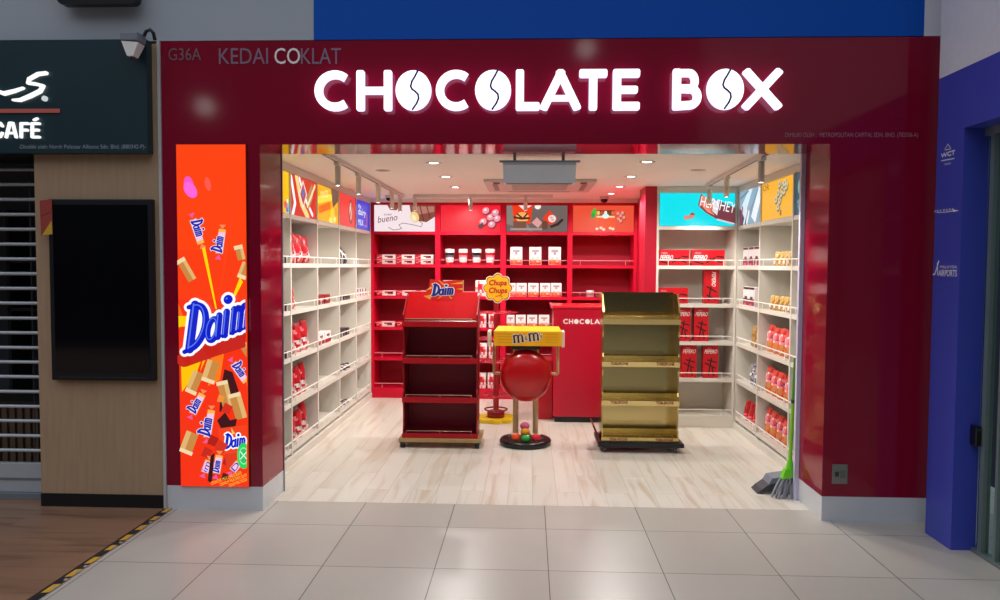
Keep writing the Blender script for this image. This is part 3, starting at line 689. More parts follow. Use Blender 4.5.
one('promo_card', mb, 'red and yellow card stuck to the screen corner', 'card', (-3.1, -.05, 1.78))
# monitor hung on the upper wall
mo = thing('wall_monitor', 'black rounded monitor bottom at the top left edge', 'monitor', (-2.72, -.1, 3.2))
def rr(x0, x1, z0, z1, r):
    out = []
    for (cx, cz, a0) in ((x1 - r, z0 + r, -90), (x1 - r, z1 - r, 0), (x0 + r, z1 - r, 90), (x0 + r, z0 + r, 180)): out += arc(cx, cz, r, r, a0, a0 + 90, 6)
    return out
MB().prism(rr(-2.965, -2.455, 3.217, 3.65, .04), (0, -.1, 0), X, Z, (0, .06, 0), M('#0d1018', .3)).build('housing', mo)
MB().prism(rr(-2.95, -2.47, 3.245, 3.63, .02), (0, -.102, 0), X, Z, (0, .0015, 0), M('#05060a', .12)).build('screen', mo)
MB().box(-2.8, -2.64, -.039, -.001, 3.3, 3.5, M('#202226', .5)).build('bracket', mo)
# security camera on the cafe fascia
sc_ = thing('security_camera', 'white security camera with grey bracket over the cafe fascia', 'camera', (-2.53, -.1, 2.95))
c = at('y', -.14, 132, 38)
MB().box(c.x - .055, c.x + .055, -.18, -.072, c.z - .025, c.z + .028, M('#7b8088', .5), .008).build('bracket', sc_)
mb = MB()
mb.add([(c.x - .05, -.175, c.z - .0265), (c.x + .055, -.175, c.z - .035), (c.x + .055, -.09, c.z - .035), (c.x - .05, -.09, c.z - .0265), (c.x - .01, -.185, c.z - .12), (c.x + .03, -.185, c.z - .12), (c.x + .03, -.125, c.z - .12), (c.x - .01, -.125, c.z - .12)],
       [(0, 1, 2, 3), (4, 5, 6, 7), (0, 1, 5, 4), (1, 2, 6, 5), (2, 3, 7, 6), (3, 0, 4, 7)], M('#e4e0da', .4)); mb.build('housing', sc_)
MB().ball((c.x + .01, -.155, c.z - .122), .016, M('#30343c', .2), 10).build('lens', sc_)
MB().tube([(c.x + .06, -.11, c.z + .02), (c.x + .075, -.11, c.z + .05), (c.x + .1, -.11, c.z + .06), (c.x + .118, -.105, c.z + .04), (c.x + .12, -.09, c.z - .0)], .011, M('#0a0a0c', .4), 8).build('cable', sc_)

# hazard tape along the seam of the two mall floors
mb = MB(); yb_, yk = M('#c79a2e', .5, vary=.25, scale=40), M('#1c1a1e', .5, vary=.2, scale=40)
y_ = .0
i = 0
mb.box(-2.372, -2.355, -4.2, -.015, .0005, .0055, M('#241d1c', .5))
while y_ > -4:
    L = .088 + random.uniform(-.015, .015); w = .036 + random.uniform(-.006, .004)
    mb.add([(-2.355, y_ - .012, .006), (-2.355 + w, y_ - .004, .006), (-2.355 + w, y_ - L - .004, .006), (-2.355, y_ - L - .012, .006)], [(0, 1, 2, 3)], yb_ if i % 2 == 0 else yk)
    if random.random() < .35: mb.add([(-2.34, y_ - .03, .0065), (-2.317, y_ - .035, .0065), (-2.317, y_ - .06, .0065), (-2.335, y_ - .055, .0065)], [(0, 1, 2, 3)], M('#a8988c', .5))
    y_ -= L; i += 1
one('hazard_tape', mb, 'worn yellow and black tape strip along the floor seam', 'tape', (-2.34, -.02, .0))

# steel socket plate on the right column
so = thing('wall_socket', 'small steel socket plate low on the right red column', 'socket', (1.96, -.005, .3))
MB().box(1.913, 2.008, -.007, -.001, .238, .362, M('#8f8d88', .3, .6), .002).build('plate', so)
MB().box(1.93, 1.952, -.012, -.0075, .285, .315, M('#3a3836', .4)).build('switch', so)
MB().box(1.962, 1.995, -.0085, -.0072, .275, .325, M('#6a6864', .4)).build('outlet', so)

# black access reader on the blue jamb
a, b = at('y', -.474, 970, 444.5), at('y', -.474, 979, 424.5)
ar = thing('access_reader', 'black access reader box beside the glass door', 'reader', ((a.x + b.x) / 2, -.48, a.z))
MB().box(a.x, 2.514, -.53, -.467, a.z, b.z, M('#0b0c12', .35), .006).build('body', ar); MB().box(a.x + .006, 2.508, -.532, -.5305, b.z - .03, b.z - .012, M('#223044', .2)).build('indicator', ar)

# emblems on the blue pillar (plane x = 2.4, facing the opening)
EMB = M('#eceeff', .5)
def ep(u, w): p = at('x', 2.3985, u, w); return (p.y, p.z)
def emblem(name, label, texts, strokes, polys=()):
    mb = MB(); c0 = None
    for (s, u0, w0, u1, w1, bold) in texts:          # (u0,w1) bottom left, (u1,w0) top right
        a, b = ep(u0, w1), ep(u1, w0)
        dz = ep(u1, w1)[1] - a[1]
        text_on(mb, s, (2.3985, a[0], a[1]), -Y, Z, -X, a[0] - b[0], b[1] - a[1], EMB, .0005, 0, bold); c0 = c0 or (2.3985, a[0], a[1])
    for pts, wd in strokes:
        for q in stroke_polys([ep(*p) for p in pts], wd): mb.add([(2.398 - .00001 * (len(mb.f) % 60), p[0], p[1]) for p in q], [list(range(len(q)))], EMB)
    for pts in polys: mb.add([(2.398, *ep(*p)) for p in pts], [list(range(len(pts)))], EMB)
    return one(name, mb, label, 'emblem', c0)
emblem('wall_emblem', 'white triangle emblem over bold capitals, highest on the blue pillar', [('WCT', 941, 150, 955, 158, .003), ('Malls', 944.5, 162, 951, 165.5, 0)], [([(941.5, 160.8), (954.5, 158.4)], .006), ([(945, 149.5), (948, 144), (951, 148.5)], .004), ([(945.5, 150), (950.5, 149)], .004)])
emblem('wall_emblem', 'thin white spaced capitals with an arrow on the blue pillar', [('S K Y  P A R K', 934.5, 208, 954, 212.3, .001)], [([(937, 212.5), (945, 212.2), (954, 210.8)], .004)], [[(953, 209.5), (959, 210.5), (953.5, 212)]])
emblem('wall_emblem', 'white tower emblem beside two lines of capitals, lowest on the pillar', [('MALAYSIA', 940, 265.5, 957, 268.3, 0), ('AIRPORTS', 938.5, 270, 957, 276, .0015)], [([(939, 261), (937, 268), (935, 274), (933.5, 274.5)], .01), ([(937.5, 263), (938, 275)], .008)])

# ================================================================== CEILING FITTINGS
WM = M('#d8d4cc', .4)
def spot_lamp(name, loc, aim, energy, size, blend=.6, color=(1, .96, .9), r=.03):
    l = bpy.data.lights.new(name, 'SPOT'); l.energy = energy; l.spot_size = math.radians(size); l.spot_blend = blend; l.color = color; l.shadow_soft_size = r
    o = bpy.data.objects.new(name, l); COL.objects.link(o); o.location = loc
    o.rotation_euler = (Vector(aim) - Vector(loc)).to_track_quat('-Z', 'Y').to_euler(); return o
DL = [(-.745, 1.05), (-.75, 1.95), (-.755, 2.84), (-.76, 3.7), (.88, .99), (.885, 1.93), (.885, 2.77), (.88, 3.5)]
onames = ['nearest', 'second nearest', 'third nearest', 'farthest']
for i, (x_, y_) in enumerate(DL):
    row = 'left' if x_ < 0 else 'right'
    t = thing('downlight', f'{onames[i % 4]} lit round downlight in the {row} ceiling row', 'ceiling light', (x_, y_, CEIL), 'lit ceiling downlights')
    MB().lathe([(.036, -.002), (.045, -.006), (.062, -.005), (.064, -.0005), (.036, -.0005)], WM, (x_, y_, CEIL)).build('trim_ring', t)
    MB().lathe([(.0, -.0025), (.035, -.0025)], E('#fff4e6', 9), (x_, y_, CEIL)).build('lens', t)
    spot_lamp('downlight_lamp', (x_, y_, CEIL - .02), (x_, y_, 0), 50, 164, .45, (1, .97, .93), r=.035)
for lab, (x_, y_) in (('unlit round downlight in the ceiling near the left track', (-1.23, 1.52)), ('unlit round downlight in the ceiling near the right track', (1.37, 1.48))):
    t = thing('downlight', lab, 'ceiling light', (x_, y_, CEIL))
    MB().lathe([(.036, -.002), (.045, -.006), (.06, -.005), (.062, -.0005), (.036, -.0005)], WM, (x_, y_, CEIL)).build('trim_ring', t)
    MB().lathe([(.0, -.0025), (.035, -.0025)], M('#b9b4aa', .3), (x_, y_, CEIL)).build('lens', t)
def track(label, p0, p1):
    t = thing('lighting_track', label, 'lighting track', (*p0, CEIL))
    a, b = Vector((*p0, 0)), Vector((*p1, 0)); d = (b - a).normalized(); n = Vector((-d.y, d.x, 0)) * .017
    mb = MB(); mb.prism([(0, 0), (1, 0), (1, 1), (0, 1)], a - n + Vector((0, 0, CEIL - .03)), b - a, n * 2, (0, 0, .029), WM); mb.build('rail', t)
    mb = MB(); mb.prism([(0, 0), (1, 0), (1, 1), (0, 1)], a - n * .35 + Vector((0, 0, CEIL - .0315)), b - a, n * .7, (0, 0, .001), M('#3a342e', .5)); mb.build('slot', t)
track('white lighting track over the left shelves', (-1.43, .44), (-1.43, 3.7))
track('white lighting track over the right shelves', (1.6, .44), (1.69, 2.55))
track('short white lighting track near the back wall', (-1.3, 3.62), (.25, 3.62))
def spotlight(label, x_, y_, L, aim, energy, r=.0215, lit=True, group='cylinder spotlights on the tracks'):
    t = thing('spotlight', label, 'spotlight', (x_, y_, CEIL - .03), group)
    MB().box(x_ - .018, x_ + .018, y_ - .05, y_ + .05, CEIL - .056, CEIL - .0325, WM, .003).build('adapter', t)
    MB().tube([(x_, y_, CEIL - .056), (x_, y_, CEIL - .062)], .008, WM, 8).build('stem', t)
    top = CEIL - .058
    MB().lathe([(.0, top), (r * .9, top), (r, top - .006), (r, top - L), (r * .9, top - L), (r * .88, top - L + .004), (0, top - L + .004)], M('#cfc8ba', .45), (x_, y_, 0)).build('body', t)
    MB().lathe([(0, top - L + .002), (r * .86, top - L + .002)], E('#fff6e8', 10 if lit else .6), (x_, y_, 0)).build('lens', t)
    if lit: spot_lamp('spotlight_lamp', (x_, y_, top - L - .012), aim, energy, 95, .7, r=.03)
lsp = [(.81, 'nearest'), (1.49, 'second nearest'), (2.31, 'third nearest'), (3.02, 'second farthest'), (3.5, 'farthest')]
for y_, w in lsp: spotlight(f'{w} white cylinder spotlight on the left track', -1.43, y_, .145, (-1.95, y_ + .1, .8), 20)
for (y_, w) in ((.57, 'nearest'), (1.68, 'middle'), (2.42, 'farthest')): spotlight(f'{w} white cylinder spotlight on the right track', 1.6 + .043 * (y_ - .44), y_, .145, (2.05, y_ + .1, .8) if y_ < 2 else (1.62, 3.05, 1.0), 20 if y_ < 2 else 32)
spotlight('white cylinder spotlight before the white lit poster at the back', -1.28, 3.62, .12, (-1.4, 4.4, .9), 8)
spotlight('white cylinder spotlight before the red lit poster at the back', -.66, 3.62, .12, (-.7, 4.4, .9), 10)
spotlight('short white spotlight before the grey lit poster at the back', -.05, 3.62, .12, (.1, 4.4, .9), 10)
for lab, x_, y_, r in (('dark dome camera on the ceiling before the orange poster', .84, 3.86, .045), ('dark dome camera on the ceiling before the white poster', -1.6, 3.75, .035)):
    t = thing('dome_camera', lab, 'camera', (x_, y_, CEIL), 'dome cameras')
    MB().lathe([(r * 1.15, -.001), (r * 1.2, -.02), (r, -.03), (0, -.03)], M('#c8c0bc', .4), (x_, y_, CEIL)).build('mount', t)
    MB().ball((x_, y_, CEIL - .034), r * .95, M('#14141a', .15), 12, (1, 1, .9)).build('dome', t)

# ceiling cassette air conditioner
ac = thing('air_conditioner', 'square ceiling cassette air conditioner with dark corner slots', 'air conditioner', (.07, 2.4, CEIL))
ax0, ax1, ay0, ay1 = -.425, .605, 2.12, 3.1
MB().box(ax0, ax1, ay0, ay1, CEIL - .028, CEIL - .001, M('#cfc4be', .5), .008).build('panel', ac)
mb = MB()
for i in range(12): mb.box(ax0 + .25, ax1 - .25, ay0 + .26 + i * .04, ay0 + .285 + i * .04, CEIL - .034, CEIL - .0285, M('#b9aeaa', .5))
mb.build('intake_grille', ac)
for (a, b, c_, d_) in ((ax0 + .07, ax0 + .12, ay0 + .2, ay1 - .2), (ax1 - .12, ax1 - .07, ay0 + .2, ay1 - .2), (ax0 + .2, ax1 - .2, ay0 + .06, ay0 + .1), (ax0 + .2, ax1 - .2, ay1 - .1, ay1 - .06)):
    MB().box(a, b, c_, d_, CEIL - .0305, CEIL - .0285, M('#8d8380', .5)).build('louvre', ac)
for x_ in (ax0 + .085, ax1 - .145): MB().box(x_, x_ + .06, ay0 + .03, ay0 + .15, CEIL - .032, CEIL - .031, M('#3c3432', .5)).build('corner_slot', ac)
# air curtain at the entrance
acu = thing('air_curtain', 'pale blue grey box hanging from the ceiling at the entrance', 'air curtain', (.063, .52, CEIL))
MB().prism([(.5, 2.318), (.5, 2.3), (.585, 2.186), (.69, 2.186), (.7, 2.318)], (-.19, 0, 0), Y, Z, (.507, 0, 0), M('#dceaf6', .35, vary=.03)).build('body', acu)
MB().box(-.215, .345, .497, .53, 2.3185, 2.332, M('#90a8bc', .35), .003).build('front_strip', acu)
MB().box(-.12, -.1, .54, .6, 2.332, CEIL - .001, M('#707478', .4)).box(.22, .24, .54, .6, 2.332, CEIL - .001, M('#707478', .4)).build('hanger', acu)
MB().box(-.17, .297, .6, .67, 2.182, 2.1855, M('#7f8c98', .4)).build('outlet_slot', acu)

# ================================================================== FREE STANDING DISPLAYS
def rack(t, x0, x1, yf, depth, lips, top_z, back_m, lip_m, side_m, rail_m, shelf_m, z0, toptray, tilt=0):
    """tiered floor rack: side panels, back, sloping trays with front lips and wire rails"""
    yb2 = yf + depth
    for x_ in (x0, x1 - .012):
        prof = [(yf + .03, z0), (yb2, z0), (yb2, top_z), (yf + .2, top_z), (yf + .03, lips[-1] + .06)]
        # notched front edge, a bite over each tray
        front = []
        for z in lips[:-1]: front += [(yf + .004, z + .05), (yf + .022, z + .08), (yf + .022, z + .22), (yf + .006, z + .27)]
        poly = [(yb2, z0), (yb2, top_z), (yf + toptray, top_z), (yf + .0, lips[-1] + .07)] + front[::-1] + [(yf + .0, z0)]
        MB().prism(poly, (x_, 0, 0), Y, Z, (.012, 0, 0), side_m).build('side_panel', t)
    MB().box(x0 + .0125, x1 - .0125, yb2 - .01, yb2, z0, lips[-1] - .02, back_m).build('back_panel', t)
    for z in lips:
        mb = MB()
        mb.add([(x0 + .0125, yf + .01, z - .025), (x1 - .0125, yf + .01, z - .025), (x1 - .0125, yb2 - .0105, z + .03), (x0 + .0125, yb2 - .0105, z + .03),
                (x0 + .0125, yf + .01, z - .035), (x1 - .0125, yf + .01, z - .035), (x1 - .0125, yb2 - .0105, z + .02), (x0 + .0125, yb2 - .0105, z + .02)],
               [(0, 1, 2, 3), (4, 5, 6, 7), (0, 1, 5, 4), (1, 2, 6, 5), (2, 3, 7, 6), (3, 0, 4, 7)], shelf_m); mb.build('tray', t)
        l_ = MB().box(x0 - .004, x1 + .004, yf - .012, yf - .0005, z - .035, z + .012, lip_m, .002)
        if tilt:
            for q in l_.v: q.y += tilt * (z + .012 - q.z) / .047
        l_.build('lip', t)
        r_ = MB().tube([(x0 + .03, yf - .006, z + .013), (x0 + .03, yf - .006, z + .034), (x1 - .05, yf - .006, z + .034), (x1 - .05, yf - .006, z + .013)], .0032, rail_m, 6)
        xm = (x0 + x1) / 2; r_.tube([(xm, yf - .006, z + .013), (xm, yf - .006, z + .034)], .003, rail_m, 6); r_.build('rail', t)
DR, DRd = M('#a80c18', .4, spec=.3, vary=.04), M('#861428', .4, spec=.3, vary=.06)
dx0, dx1, dyf = -1.105, -.447, 1.745
td = thing('display_rack', 'empty red tiered rack on a wheeled tan board, left of centre', 'display rack', (-.78, 2.0, 0))
rack(td, dx0, dx1, dyf, .28, [.116, .434, .778, 1.1], 1.335, DRd, DR, M('#860a12', .4, spec=.3), M('#b8a890', .3, .6), DRd, .088, .24)
# bright sloping top tray
mb = MB(); mb.add([(dx0 + .013, dyf + .012, 1.13), (dx1 - .013, dyf + .012, 1.13), (dx1 - .02, dyf + .265, 1.36), (dx0 + .02, dyf + .265, 1.36), (dx0 + .013, dyf + .02, 1.12), (dx1 - .013, dyf + .02, 1.12), (dx1 - .02, dyf + .272, 1.35), (dx0 + .02, dyf + .272, 1.35)],
       [(0, 1, 2, 3), (4, 5, 6, 7), (0, 1, 5, 4), (1, 2, 6, 5), (2, 3, 7, 6), (3, 0, 4, 7)], M('#a00208', .6, spec=.05)); mb.build('top_panel', td)
MB().box(dx0 - .03, dx1 + .035, dyf - .03, dyf + .37, .054, .087, grain_mat('plywood', '#b39a68', '#9c8250', (2, 20, 20), .5), .003).build('base_board', td)
for x_ in (dx0 + .0, dx1 + .0):
    for y_ in (dyf - .005, dyf + .34):
        MB().lathe([(.0, -.018), (.022, -.018), (.0255, -.013), (.0255, .013), (.022, .018), (0, .018)], M('#15151a', .4), (x_, y_, .0265), 16, 'x').box(x_ - .024, x_ + .024, y_ - .018, y_ + .018, .047, .0538, M('#303036', .4)).build('caster', td)
# header card
def hp(u, w): p = at('y', dyf + .2, u, w); return (p.x, p.z)
hdr = thing('header_card', 'red starburst card with blue lettering on the red rack', 'header card', (-.76, dyf + .2, 1.33))
mb = MB(); mb.prism([hp(*q) for q in ((404 + 22, 298.5), (428, 296), (424, 293), (429, 289), (430, 279), (441, 281), (463, 280), (463, 292.5), (456, 294), (454, 299), (447, 296), (437, 300), (432, 297))], (0, dyf + .19, 0), X, Z, (0, .004, 0), M('#e0281c', .35)); mb.build('board', hdr)
mb = MB()
for pts in (((426, 290), (432, 286), (432, 289)), ((424, 296), (434, 294), (430, 299.5)), ((438, 279.5), (443, 285), (446, 285)), ((450, 284), (463, 281.5), (463, 284)), ((448, 294), (451, 299), (453, 299)), ((440, 296), (438, 299), (444, 295)), ((456, 289), (463, 288), (463, 290))):
    mb.add([(*hp(*p)[:1], dyf + .189, hp(*p)[1]) for p in pts], [(0, 1, 2)], M('#f0b03a', .4))
mb.build('ray', hdr)
o_ = hp(432.5, 295.5); zz = 0
mb = MB()
for it in daim(0, 0, .1, 0, out=.12, rise=.08):
    for q in item_polys(it): zz += .00001; mb.add([(o_[0] + p[0] * 1.3, dyf + (.1875 if it[1] == '#ffffff' else .1862) - zz, o_[1] + p[1]) for p in q], [list(range(len(q)))], M('#f2f2f6' if it[1] == '#ffffff' else '#1c2a90', .4))
mb.build('lettering', hdr)

GOLD = M('#d6c083', .16, 1, vary=.02); GOLDD = M('#c4ac6c', .22, 1, vary=.03)
gx0, gx1, gyf = .628, 1.284, 1.675
tg = thing('display_rack', 'empty mirror gold tiered rack on a black wheeled base', 'display rack', (.96, 1.95, 0))
rack(tg, gx0, gx1, gyf, .28, [.122, .44, .775, 1.14], 1.362, GOLD, GOLD, GOLDD, M('#8c7430', .3, 1), GOLDD, .088, .1, .011)
MB().box(gx0 + .013, gx1 - .013, gyf + .26, gyf + .2695, 1.13, 1.372, GOLD).build('top_panel', tg)
MB().box(gx0 - .03, gx1 + .045, gyf - .03, gyf + .42, .05, .085, M('#191b22', .4), .004).build('base_board', tg)
for x_ in (gx0 + .03, gx1 - .02):
    for y_ in (gyf + .02, gyf + .34):
        MB().lathe([(.0, -.012), (.022, -.012), (.024, -.009), (.024, .009), (.022, .012), (0, .012)], M('#5a5a60', .35), (x_, y_, .0245), 14, 'x').box(x_ - .02, x_ + .02, y_ - .015, y_ + .015, .04, .0495, M('#9a9aa0', .3, .7)).build('caster', tg)
mb = MB(); mb.prism([(-.045, .215), (-.03, .22), (.03, .075), (.012, .07)], (gx0 - .035, gyf - .02, .02), X, Z, (0, .3, 0), M('#7a1420', .35)); mb.build('side_flap', tg)
mb = MB(); RT = M('#8c2a30', .4)
for z in (.125, .445, .78): 
    for fx in (.07, .46): text_on(mb, 'TOBLERONE', (gx0 + fx, gyf - .0125, z - .024), X, Z, -Y, .15, .026, RT, .0008, 0, .0004)
mb.build('lettering', tg)

# candy stand with the yellow tray (plain round drum on posts)
ts = thing('tray_stand', 'plain red drum stand carrying a yellow tray on a black base', 'display stand', (-.03, 1.93, 0))
cx, cy = -.028, 1.93
MB().lathe([(.0, .002), (.215, .002), (.23, .012), (.232, .04), (.222, .055), (.2, .058), (.195, .05), (0, .05)], M('#0f0f12', .3), (cx, cy, 0), 32).build('base', ts)
POST = M('#c9a878', .4)
for s in (-1, 1):
    MB().tube([(cx + s * .09, cy + .12, .05), (cx + s * .09, cy + .12, .88)], .026, POST, 14).build('post', ts)
    MB().lathe([(.0, .058), (.05, .058), (.05, .07), (.028, .074), (0, .074)], M('#ded6c2', .35), (cx + s * .09, cy + .12, 0), 18).build('collar', ts)
    MB().tube([(cx + s * .29, cy + .12, .62), (cx + s * .29, cy + .12, .895)], .014, POST, 12).build('upright', ts)
    MB().box(cx + s * .328 - .014, cx + s * .328 + .014, cy - .05, cy + .13, .88, 1.02, M('#e0d8c6', .35), .006).build('clamp', ts)
MB().tube([(cx - .29, cy + .12, .62), (cx + .29, cy + .12, .62)], .014, POST, 12).build('crossbar', ts)
MB().ball((cx, cy, .62), 1, M('#b81016', .22, vary=.03), 32, (.235, .11, .235)).build('drum', ts)
MB().box(cx - .13, cx + .13, cy - .07, cy + .15, .862, .893, M('#2a1214', .35), .004).build('tray_rest', ts)
TY = M('#f0ac08', .4, vary=.03)
tx0, tx1 = -.31, .285
mb = MB(); mb.add([(tx0, cy - .1, .895), (tx1, cy - .1, .895), (tx1 - .01, cy + .1, .895), (tx0 + .01, cy + .1, .895), (tx0, cy - .1, 1.025), (tx1, cy - .1, 1.025), (tx1 - .02, cy + .1, 1.055), (tx0 + .03, cy + .1, 1.055), ],
   [(0, 1, 2, 3), (0, 1, 5, 4), (1, 2, 6, 5), (2, 3, 7, 6), (3, 0, 4, 7), (4, 5, 6, 7)], TY); ty = mb.build('tray', ts)
mb = MB()
for i in range(4):
    z = .925 + i * .024
    mb.box(tx0 + .03, tx0 + .16, cy - .1015, cy - .1002, z, z + .004, M('#c98a08', .5)); mb.box(tx1 - .14, tx1 - .03, cy - .1015, cy - .1002, z, z + .004, M('#c98a08', .5))
mb.build('ribs', ty)
mb = MB(); ML = M('#3a2420', .4); MO = M('#e8dcc8', .4)
def mm(ox, oz, s, grow, m, lift, ang):
    st = []
    for k in (0, 1):
        b0 = k * 1.75
        st += [([(b0 + .1, 0), (b0 + .1, .75)], .22), (arc(b0 + .34, .55, .22, .24, 170, 0, 8), .16), ([(b0 + .56, .55), (b0 + .56, 0)], .22), (arc(b0 + .8, .55, .22, .24, 170, 0, 8), .16), ([(b0 + 1.02, .55), (b0 + 1.02, 0)], .22)]
        for q in (.1, .56, 1.02): st.append(([(b0 + q - .13, 0), (b0 + q + .13, 0)], .1))
        st.append(([(b0 - .03, .76), (b0 + .1, .76)], .1))
    st += [(arc(1.43, .22, .1, .12, 0, 360, 8), .06), (arc(1.42, .48, .08, .1, 0, 360, 8), .06), ([(1.38, .4), (1.58, .08)], .06)]
    st += [([(3.0, .7), (2.97, .55)], .08), ([(3.22, .5), (3.08, .42), (3.2, .28), (3.06, .18)], .08)]
    for pts, w in st:
        P = [rot2((ox + p[0] * s, oz + p[1] * s), (ox, oz), ang) for p in pts]
        for k, q in enumerate(stroke_polys(P, (w + grow) * s, n=8)): mb.add([(p[0], cy - .1005 - lift - .00001 * (k + 15 * len(mb.f) % 40), p[1]) for p in q], [list(range(len(q)))], m)
mm(-.135, .925, .078, .14, MO, .0008, .12); mm(-.135, .925, .078, 0, ML, .0016, .12)
mb.build('lettering', ty)
for (dx, dy, dz, c, sq) in ((-.082, -.13, .093, '#e8501c', 1), (.005, -.15, .085, '#1e9a3c', 1), (.095, -.135, .092, '#d82838', 1), (-.0, -.07, .125, '#e8a020', 1), (-.005, -.02, .17, '#d06088', 1)):
    MB().ball((cx + dx, cy + dy, dz), .041, M(c, .2), 16, (1.05, .8, .85)).build('candy', ts)

# lollipop stand
tp = thing('lollipop_stand', 'red pole stand with yellow flower sign and empty ring tiers', 'display stand', (-.338, 2.95, 0))
px_, py_ = -.338, 2.95
def flower(r, k, n=8, N_=96): return [(r * (1 + k * abs(math.cos(n * t / 2))) * math.cos(t), r * (1 + k * abs(math.cos(n * t / 2))) * math.sin(t)) for t in [2 * PI * i / N_ for i in range(N_)]]
MB().prism(flower(.185, .14), (px_, py_, .003), X, Y, (0, 0, .035), M('#e8c81c', .35)).build('base', tp)
MB().lathe([(.0, .0385), (.09, .0385), (.09, .1), (.075, .105), (.04, .106), (.03, .112), (0, .112)], M('#8c1020', .25), (px_, py_, 0), 24).tube([(px_ + .115 * math.cos(a), py_ + .115 * math.sin(a), .118) for a in [2 * PI * i / 24 for i in range(24)]], .009, M('#8c1020', .25), 8, True).build('hub', tp)
MB().tube([(px_, py_, .11), (px_, py_, 1.22)], .03, M('#9c1020', .3), 14).build('pole', tp)
for z, r in ((.27, .19), (.62, .18), (.85, .18), (1.12, .19)):
    mb = MB(); clr = M('#b82234', .2, vary=.02)
    mb.tube([(px_ + p[0], py_ + p[1], z) for p in flower(r, .12, 8, 64)], .006, clr, 6, True)
    mb.tube([(px_ + p[0] * .6, py_ + p[1] * .6, z) for p in flower(r, .12, 8, 64)], .005, clr, 6, True)
    for k in range(8):
        a = 2 * PI * k / 8; mb.tube([(px_ + .03 * math.cos(a), py_ + .03 * math.sin(a), z), (px_ + r * 1.1 * math.cos(a), py_ + r * 1.1 * math.sin(a), z)], .004, clr, 6)
    mb.build('tier', tp)
sg2 = (px_ + .014, py_ - .035, 1.371)
fb = MB().prism(flower(.128, .22), sg2, X, Z, (0, .012, 0), M('#efe0c8', .4)); sgp = fb.build('sign', tp)
mb = MB()
for (r, m, l) in ((.121, M('#8c1c20', .4), .0008), (.114, M('#eaae14', .4), .0016)):
    mb.prism(flower(r, .22), (sg2[0], sg2[1] - l, sg2[2]), X, Z, (0, .0004, 0), m)
for s, dx, dz, w in (('Chupa', -.098, .012, .19), ('Chups', -.1, -.066, .195)):
    text_on(mb, s, (sg2[0] + dx, sg2[1] - .002, sg2[2] + dz), X, Z, -Y, w * .95, .07, M('#b01c18', .4), .0006, .2, .006)
for q in stroke_polys([(sg2[0] - .02, sg2[2] - .085), (sg2[0] + .03, sg2[2] - .075), (sg2[0] + .045, sg2[2] - .088)], .008): mb.add([(p[0], sg2[1] - .0026, p[1]) for p in q], [list(range(len(q)))], M('#b01c18', .4))
mb.build('lettering', sgp)

# counter
CT = M('#b4062a', .3, vary=.03, scale=3)
tc_ = thing('counter', 'glossy red counter with white capitals behind the gold rack', 'counter', (.68, 3.1, 0))
kx0, kx1, ky = .248, 1.12, 2.88
MB().box(kx0, kx1, ky, ky + .55, .062, 1.17, CT, .004).build('body', tc_)
MB().box(kx0 - .006, kx1, ky - .012, ky + .56, 1.171, 1.196, M('#d81828', .25), .004).build('top', tc_)
MB().prism([(0, 0), (.56, 0), (.56, .03), (.0, .03)], (kx0 - .03, ky - .012, 1.171), Y, Z, (.022, 0, 0), M('#d8505c', .25)).build('end_rim', tc_)
MB().box(kx0 + .02, kx1 - .02, ky + .03, ky + .5, .002, .061, M('#14141c', .4)).build('kick_board', tc_)
MB().box(kx0 - .16, kx0 - .002, ky + .15, ky + .5, .002, .62, M('#b00820', .35), .004).build('side_cabinet', tc_)
mb = MB(); x_ = .345; z_ = 1.012; CW = M('#f2e4e4', .4)
for ch in 'CHOCOLATE':
    s = .052 / gh
    if ch == 'O':
        mb.add([(x_ + .024 + p[0], ky - .001, z_ + .026 + p[1]) for p in ell(0, 0, .024, .026, 0, 18)], [list(range(18))], CW); x_ += .056; continue
    w, st = glyph(ch)
    for pts, t_ in st:
        for q in stroke_polys([(x_ + p[0] * s, z_ + p[1] * s) for p in pts], t_ * s * 1.05, n=8): mb.add([(p[0], ky - .001 - .00001 * len(mb.f), p[1]) for p in q], [list(range(len(q)))], CW)
    x_ += w * s + .008
mb.build('lettering', tc_)

# broom and dustpan
b0, b1 = at('y', .47, 790, 462), at('y', .5, 795.5, 358)
GR = M('#7fc41e', .4)
br_ = thing('broom', 'green handled broom leaning by the right edge of the entrance', 'broom', (1.79, .47, 0))
MB().tube([tuple(b0), tuple(b0.lerp(b1, .58))], .012, GR, 10).build('handle', br_)
m_ = b0.lerp(b1, .58)
MB().tube([tuple(m_), tuple(b1)], .0125, M('#55922a', .4), 10).tube([tuple(b0.lerp(b1, .565)), tuple(b0.lerp(b1, .6))], .015, M('#2b3a24', .4), 10).build('grip', br_)
h0, h1 = at('y', .47, 781, 478), at('y', .47, 798.5, 476)
mb = MB(); mb.add([(h0.x, .44, h0.z), (h1.x, .44, h1.z), (h1.x, .5, h1.z), (h0.x, .5, h0.z), (b0.x - .035, .45, b0.z - .045), (b0.x + .03, .45, b0.z - .045), (b0.x + .03, .49, b0.z - .045), (b0.x - .035, .49, b0.z - .045)],
  [(0, 1, 2, 3), (4, 5, 6, 7), (0, 1, 5, 4), (1, 2, 6, 5), (2, 3, 7, 6), (3, 0, 4, 7)], M('#6cd02a', .35)); mb.tube([(b0.x, .47, b0.z - .05), tuple(b0 + Vector((0, 0, .02)))], [.03, .016], M('#6cd02a', .35), 12); mb.build('head', br_)
mb = MB(); g1 = M('#8d8f98', .8, vary=.2, scale=120)
